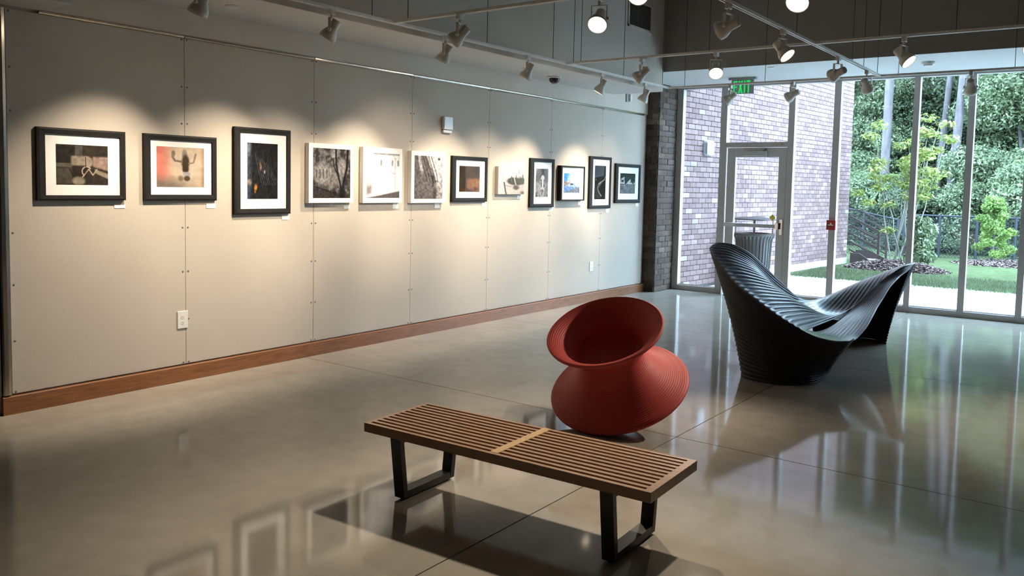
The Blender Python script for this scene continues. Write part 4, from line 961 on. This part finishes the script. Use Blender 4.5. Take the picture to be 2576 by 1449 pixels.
for row, (y, xs_) in enumerate(((36.5, np.arange(-11, 13.5, 3.0)), (32.5, np.arange(-9.5, 11.5, 2.9)), (28.5, np.arange(-7, 9.5, 2.9)))):
    for x in xs_:
        k += 1; tree(('d0', 'd1')[k % 2], x + rnd.uniform(-.5, .5), y + rnd.uniform(-.8, .8), (1.25, 1.15, 1.0)[row] * rnd.uniform(.95, 1.2), rnd.uniform(0, 6), 'dense dark green tree standing in the wood behind the fence', GB, h=8)
for x, y, kd, sc in ((-3.6, 25.0, 'm0', .8), (-1.1, 26.2, 'm1', .85), (1.0, 27.0, 'd0', .7), (3.3, 24.6, 'm0', .9), (5.4, 24.0, 'm1', .95), (7.6, 25.0, 'm0', .9)):
    tree(kd, x, y, sc, rnd.uniform(0, 6), 'lighter green leafy tree at the front edge of the wood', 'lighter trees at the edge of the wood')
for x, y, kd, sc in ((-2.2, 22.3, 'u0', 1.0), (-.4, 22.8, 'u0', .95), (.9, 22.2, 'u1', .9), (2.2, 22.4, 'u0', .85), (3.6, 22.0, 'u0', 1.1), (5.0, 22.0, 'u1', 1.1), (6.5, 22.0, 'u0', 1.1)):
    tree(kd, x, y, sc, rnd.uniform(0, 6), 'low green undergrowth shrub just behind the mesh fence', 'undergrowth shrubs behind the fence', 'undergrowth_shrub', h=1.8)

# tall pine trunks
for (x0, z0_, x1, z1_, r0, r1, y, label) in ((-.07, -.2, -.02, 9, .13, .105, 23.6, 'tall straight grey pine trunk behind the stair railings'), (1.0, -.2, 1.55, 9, .095, .075, 25.0, 'thin leaning grey pine trunk behind the sapling crown'), (1.56, -.2, 2.05, 9, .125, .10, 23.8, 'thick pale pine trunk leaning beside the thin one'), (3.1, -.2, 3.35, 9, .11, .09, 25.5, 'grey pine trunk above the bright conifer'), (-1.6, -.2, -1.5, 9, .10, .08, 26.5, 'grey pine trunk half hidden behind the brick corner')):
    t = thing('pine_tree', label, 'tree', (x0, y, 0)); obj('trunk', wtube((0, 0, -.3), (x1 - x0, 0, 9), r0, r1, 10, .012, int(x0 * 7), 14), 'bark_pine', t, smooth=True)
    f = tri_mesh('crown', leaves(3500, [(x1 - x0 + rnd.uniform(-1, 1), rnd.uniform(-1, 1), 9 + rnd.uniform(-.8, 1.5), 1.2, 1.2, .6, 1) for _ in range(8)], .12, int(abs(x0) * 9) + 1), 'leaf_dark', t); f['kind'] = 'stuff'

# pale multi-stemmed sapling
t = thing('sapling', 'pale multi-stemmed sapling with yellow-green leaves in the mulch bed', 'tree', (1.98, 16.0, GZ))
rs = random.Random(11); bl = []
for k in range(11):
    a = rs.uniform(0, 6.28); tx, ty, tz = rs.uniform(-.75, .75), rs.uniform(-.5, .5), rs.uniform(2.0, 2.95)
    obj('stem', wtube((.13 * math.cos(a), .13 * math.sin(a), 0), (tx, ty, tz), .016, .005, 8, .03, k, 6), 'stem_pale', t, smooth=True)
    for f in (.65, .8, .95, 1.02): bl.append((tx * f + rs.uniform(-.14, .14), ty * f + rs.uniform(-.14, .14), tz * f + rs.uniform(-.1, .08), .19, .17, .09, 1))
for k in range(24):
    a = rs.uniform(0, 6.28); z = rs.uniform(.9, 1.9); obj('twig', wtube((.16 * math.cos(a) * z, .12 * math.sin(a) * z, z), (.35 * math.cos(a) * z, .28 * math.sin(a) * z, z + rs.uniform(.3, .6)), .005, .002, 4, .02, k, 5), 'stem_pale', t)
for x, z in ((-.85, 1.55), (-.65, 1.35), (.75, 1.95), (.55, 1.7), (-.35, 1.85), (-.2, .8), (.1, 2.2)): bl.append((x, rs.uniform(-.2, .2), z, .17, .16, .08, .8))
f = tri_mesh('foliage', leaves(3300, bl, .048, 12, flat=1.0), 'leaf_yellow', t); f['kind'] = 'stuff'
t = thing('leafy_bush', 'round dark green bush behind the sapling in the mulch bed', 'shrub', (2.32, 16.1, GZ))
obj('stem', wtube((0, 0, 0), (0, 0, .7), .03, .012, 4, .02, 3, 6), 'stem_pale', t)
f = tri_mesh('foliage', leaves(2600, [(rs.uniform(-.2, .2), rs.uniform(-.2, .2), rs.uniform(.2, 1.0), .16, .16, .14, 1) for _ in range(18)], .045, 14), 'leaf_mid', t); f['kind'] = 'stuff'
t = thing('small_conifer', 'feathery bright yellow-green conifer on the second mulch bed', 'tree', (3.30, 19.0, GZ))
obj('trunk', wtube((0, 0, 0), (0, 0, 1.45), .035, .008, 6, .01, 5, 8), 'bark_pine', t, smooth=True)
bl = []
for k in range(46):
    z = rs.uniform(.22, 1.5); rr_ = .50 * (1 - (z - .2) / 1.45) + .08; a = rs.uniform(0, 6.28); q = rr_ * rs.uniform(.3, .95)
    bl.append((q * math.cos(a), q * math.sin(a), z, .13, .13, .10, 1))
f = tri_mesh('foliage', leaves(9000, bl, .032, 15, flat=.2), 'leaf_conifer', t); f['kind'] = 'stuff'
t = thing('small_conifer', 'darker green young conifer behind the bright one', 'tree', (4.15, 20.9, GZ))
obj('trunk', wtube((0, 0, 0), (0, 0, 1.7), .035, .008, 6, .01, 6, 8), 'bark_pine', t, smooth=True)
f = tri_mesh('foliage', leaves(6000, [(rs.uniform(-.3, .3), rs.uniform(-.3, .3), rs.uniform(.1, 1.7), .16, .16, .14, 1) for _ in range(34)], .04, 16, flat=.2), 'leaf_mid', t); f['kind'] = 'stuff'
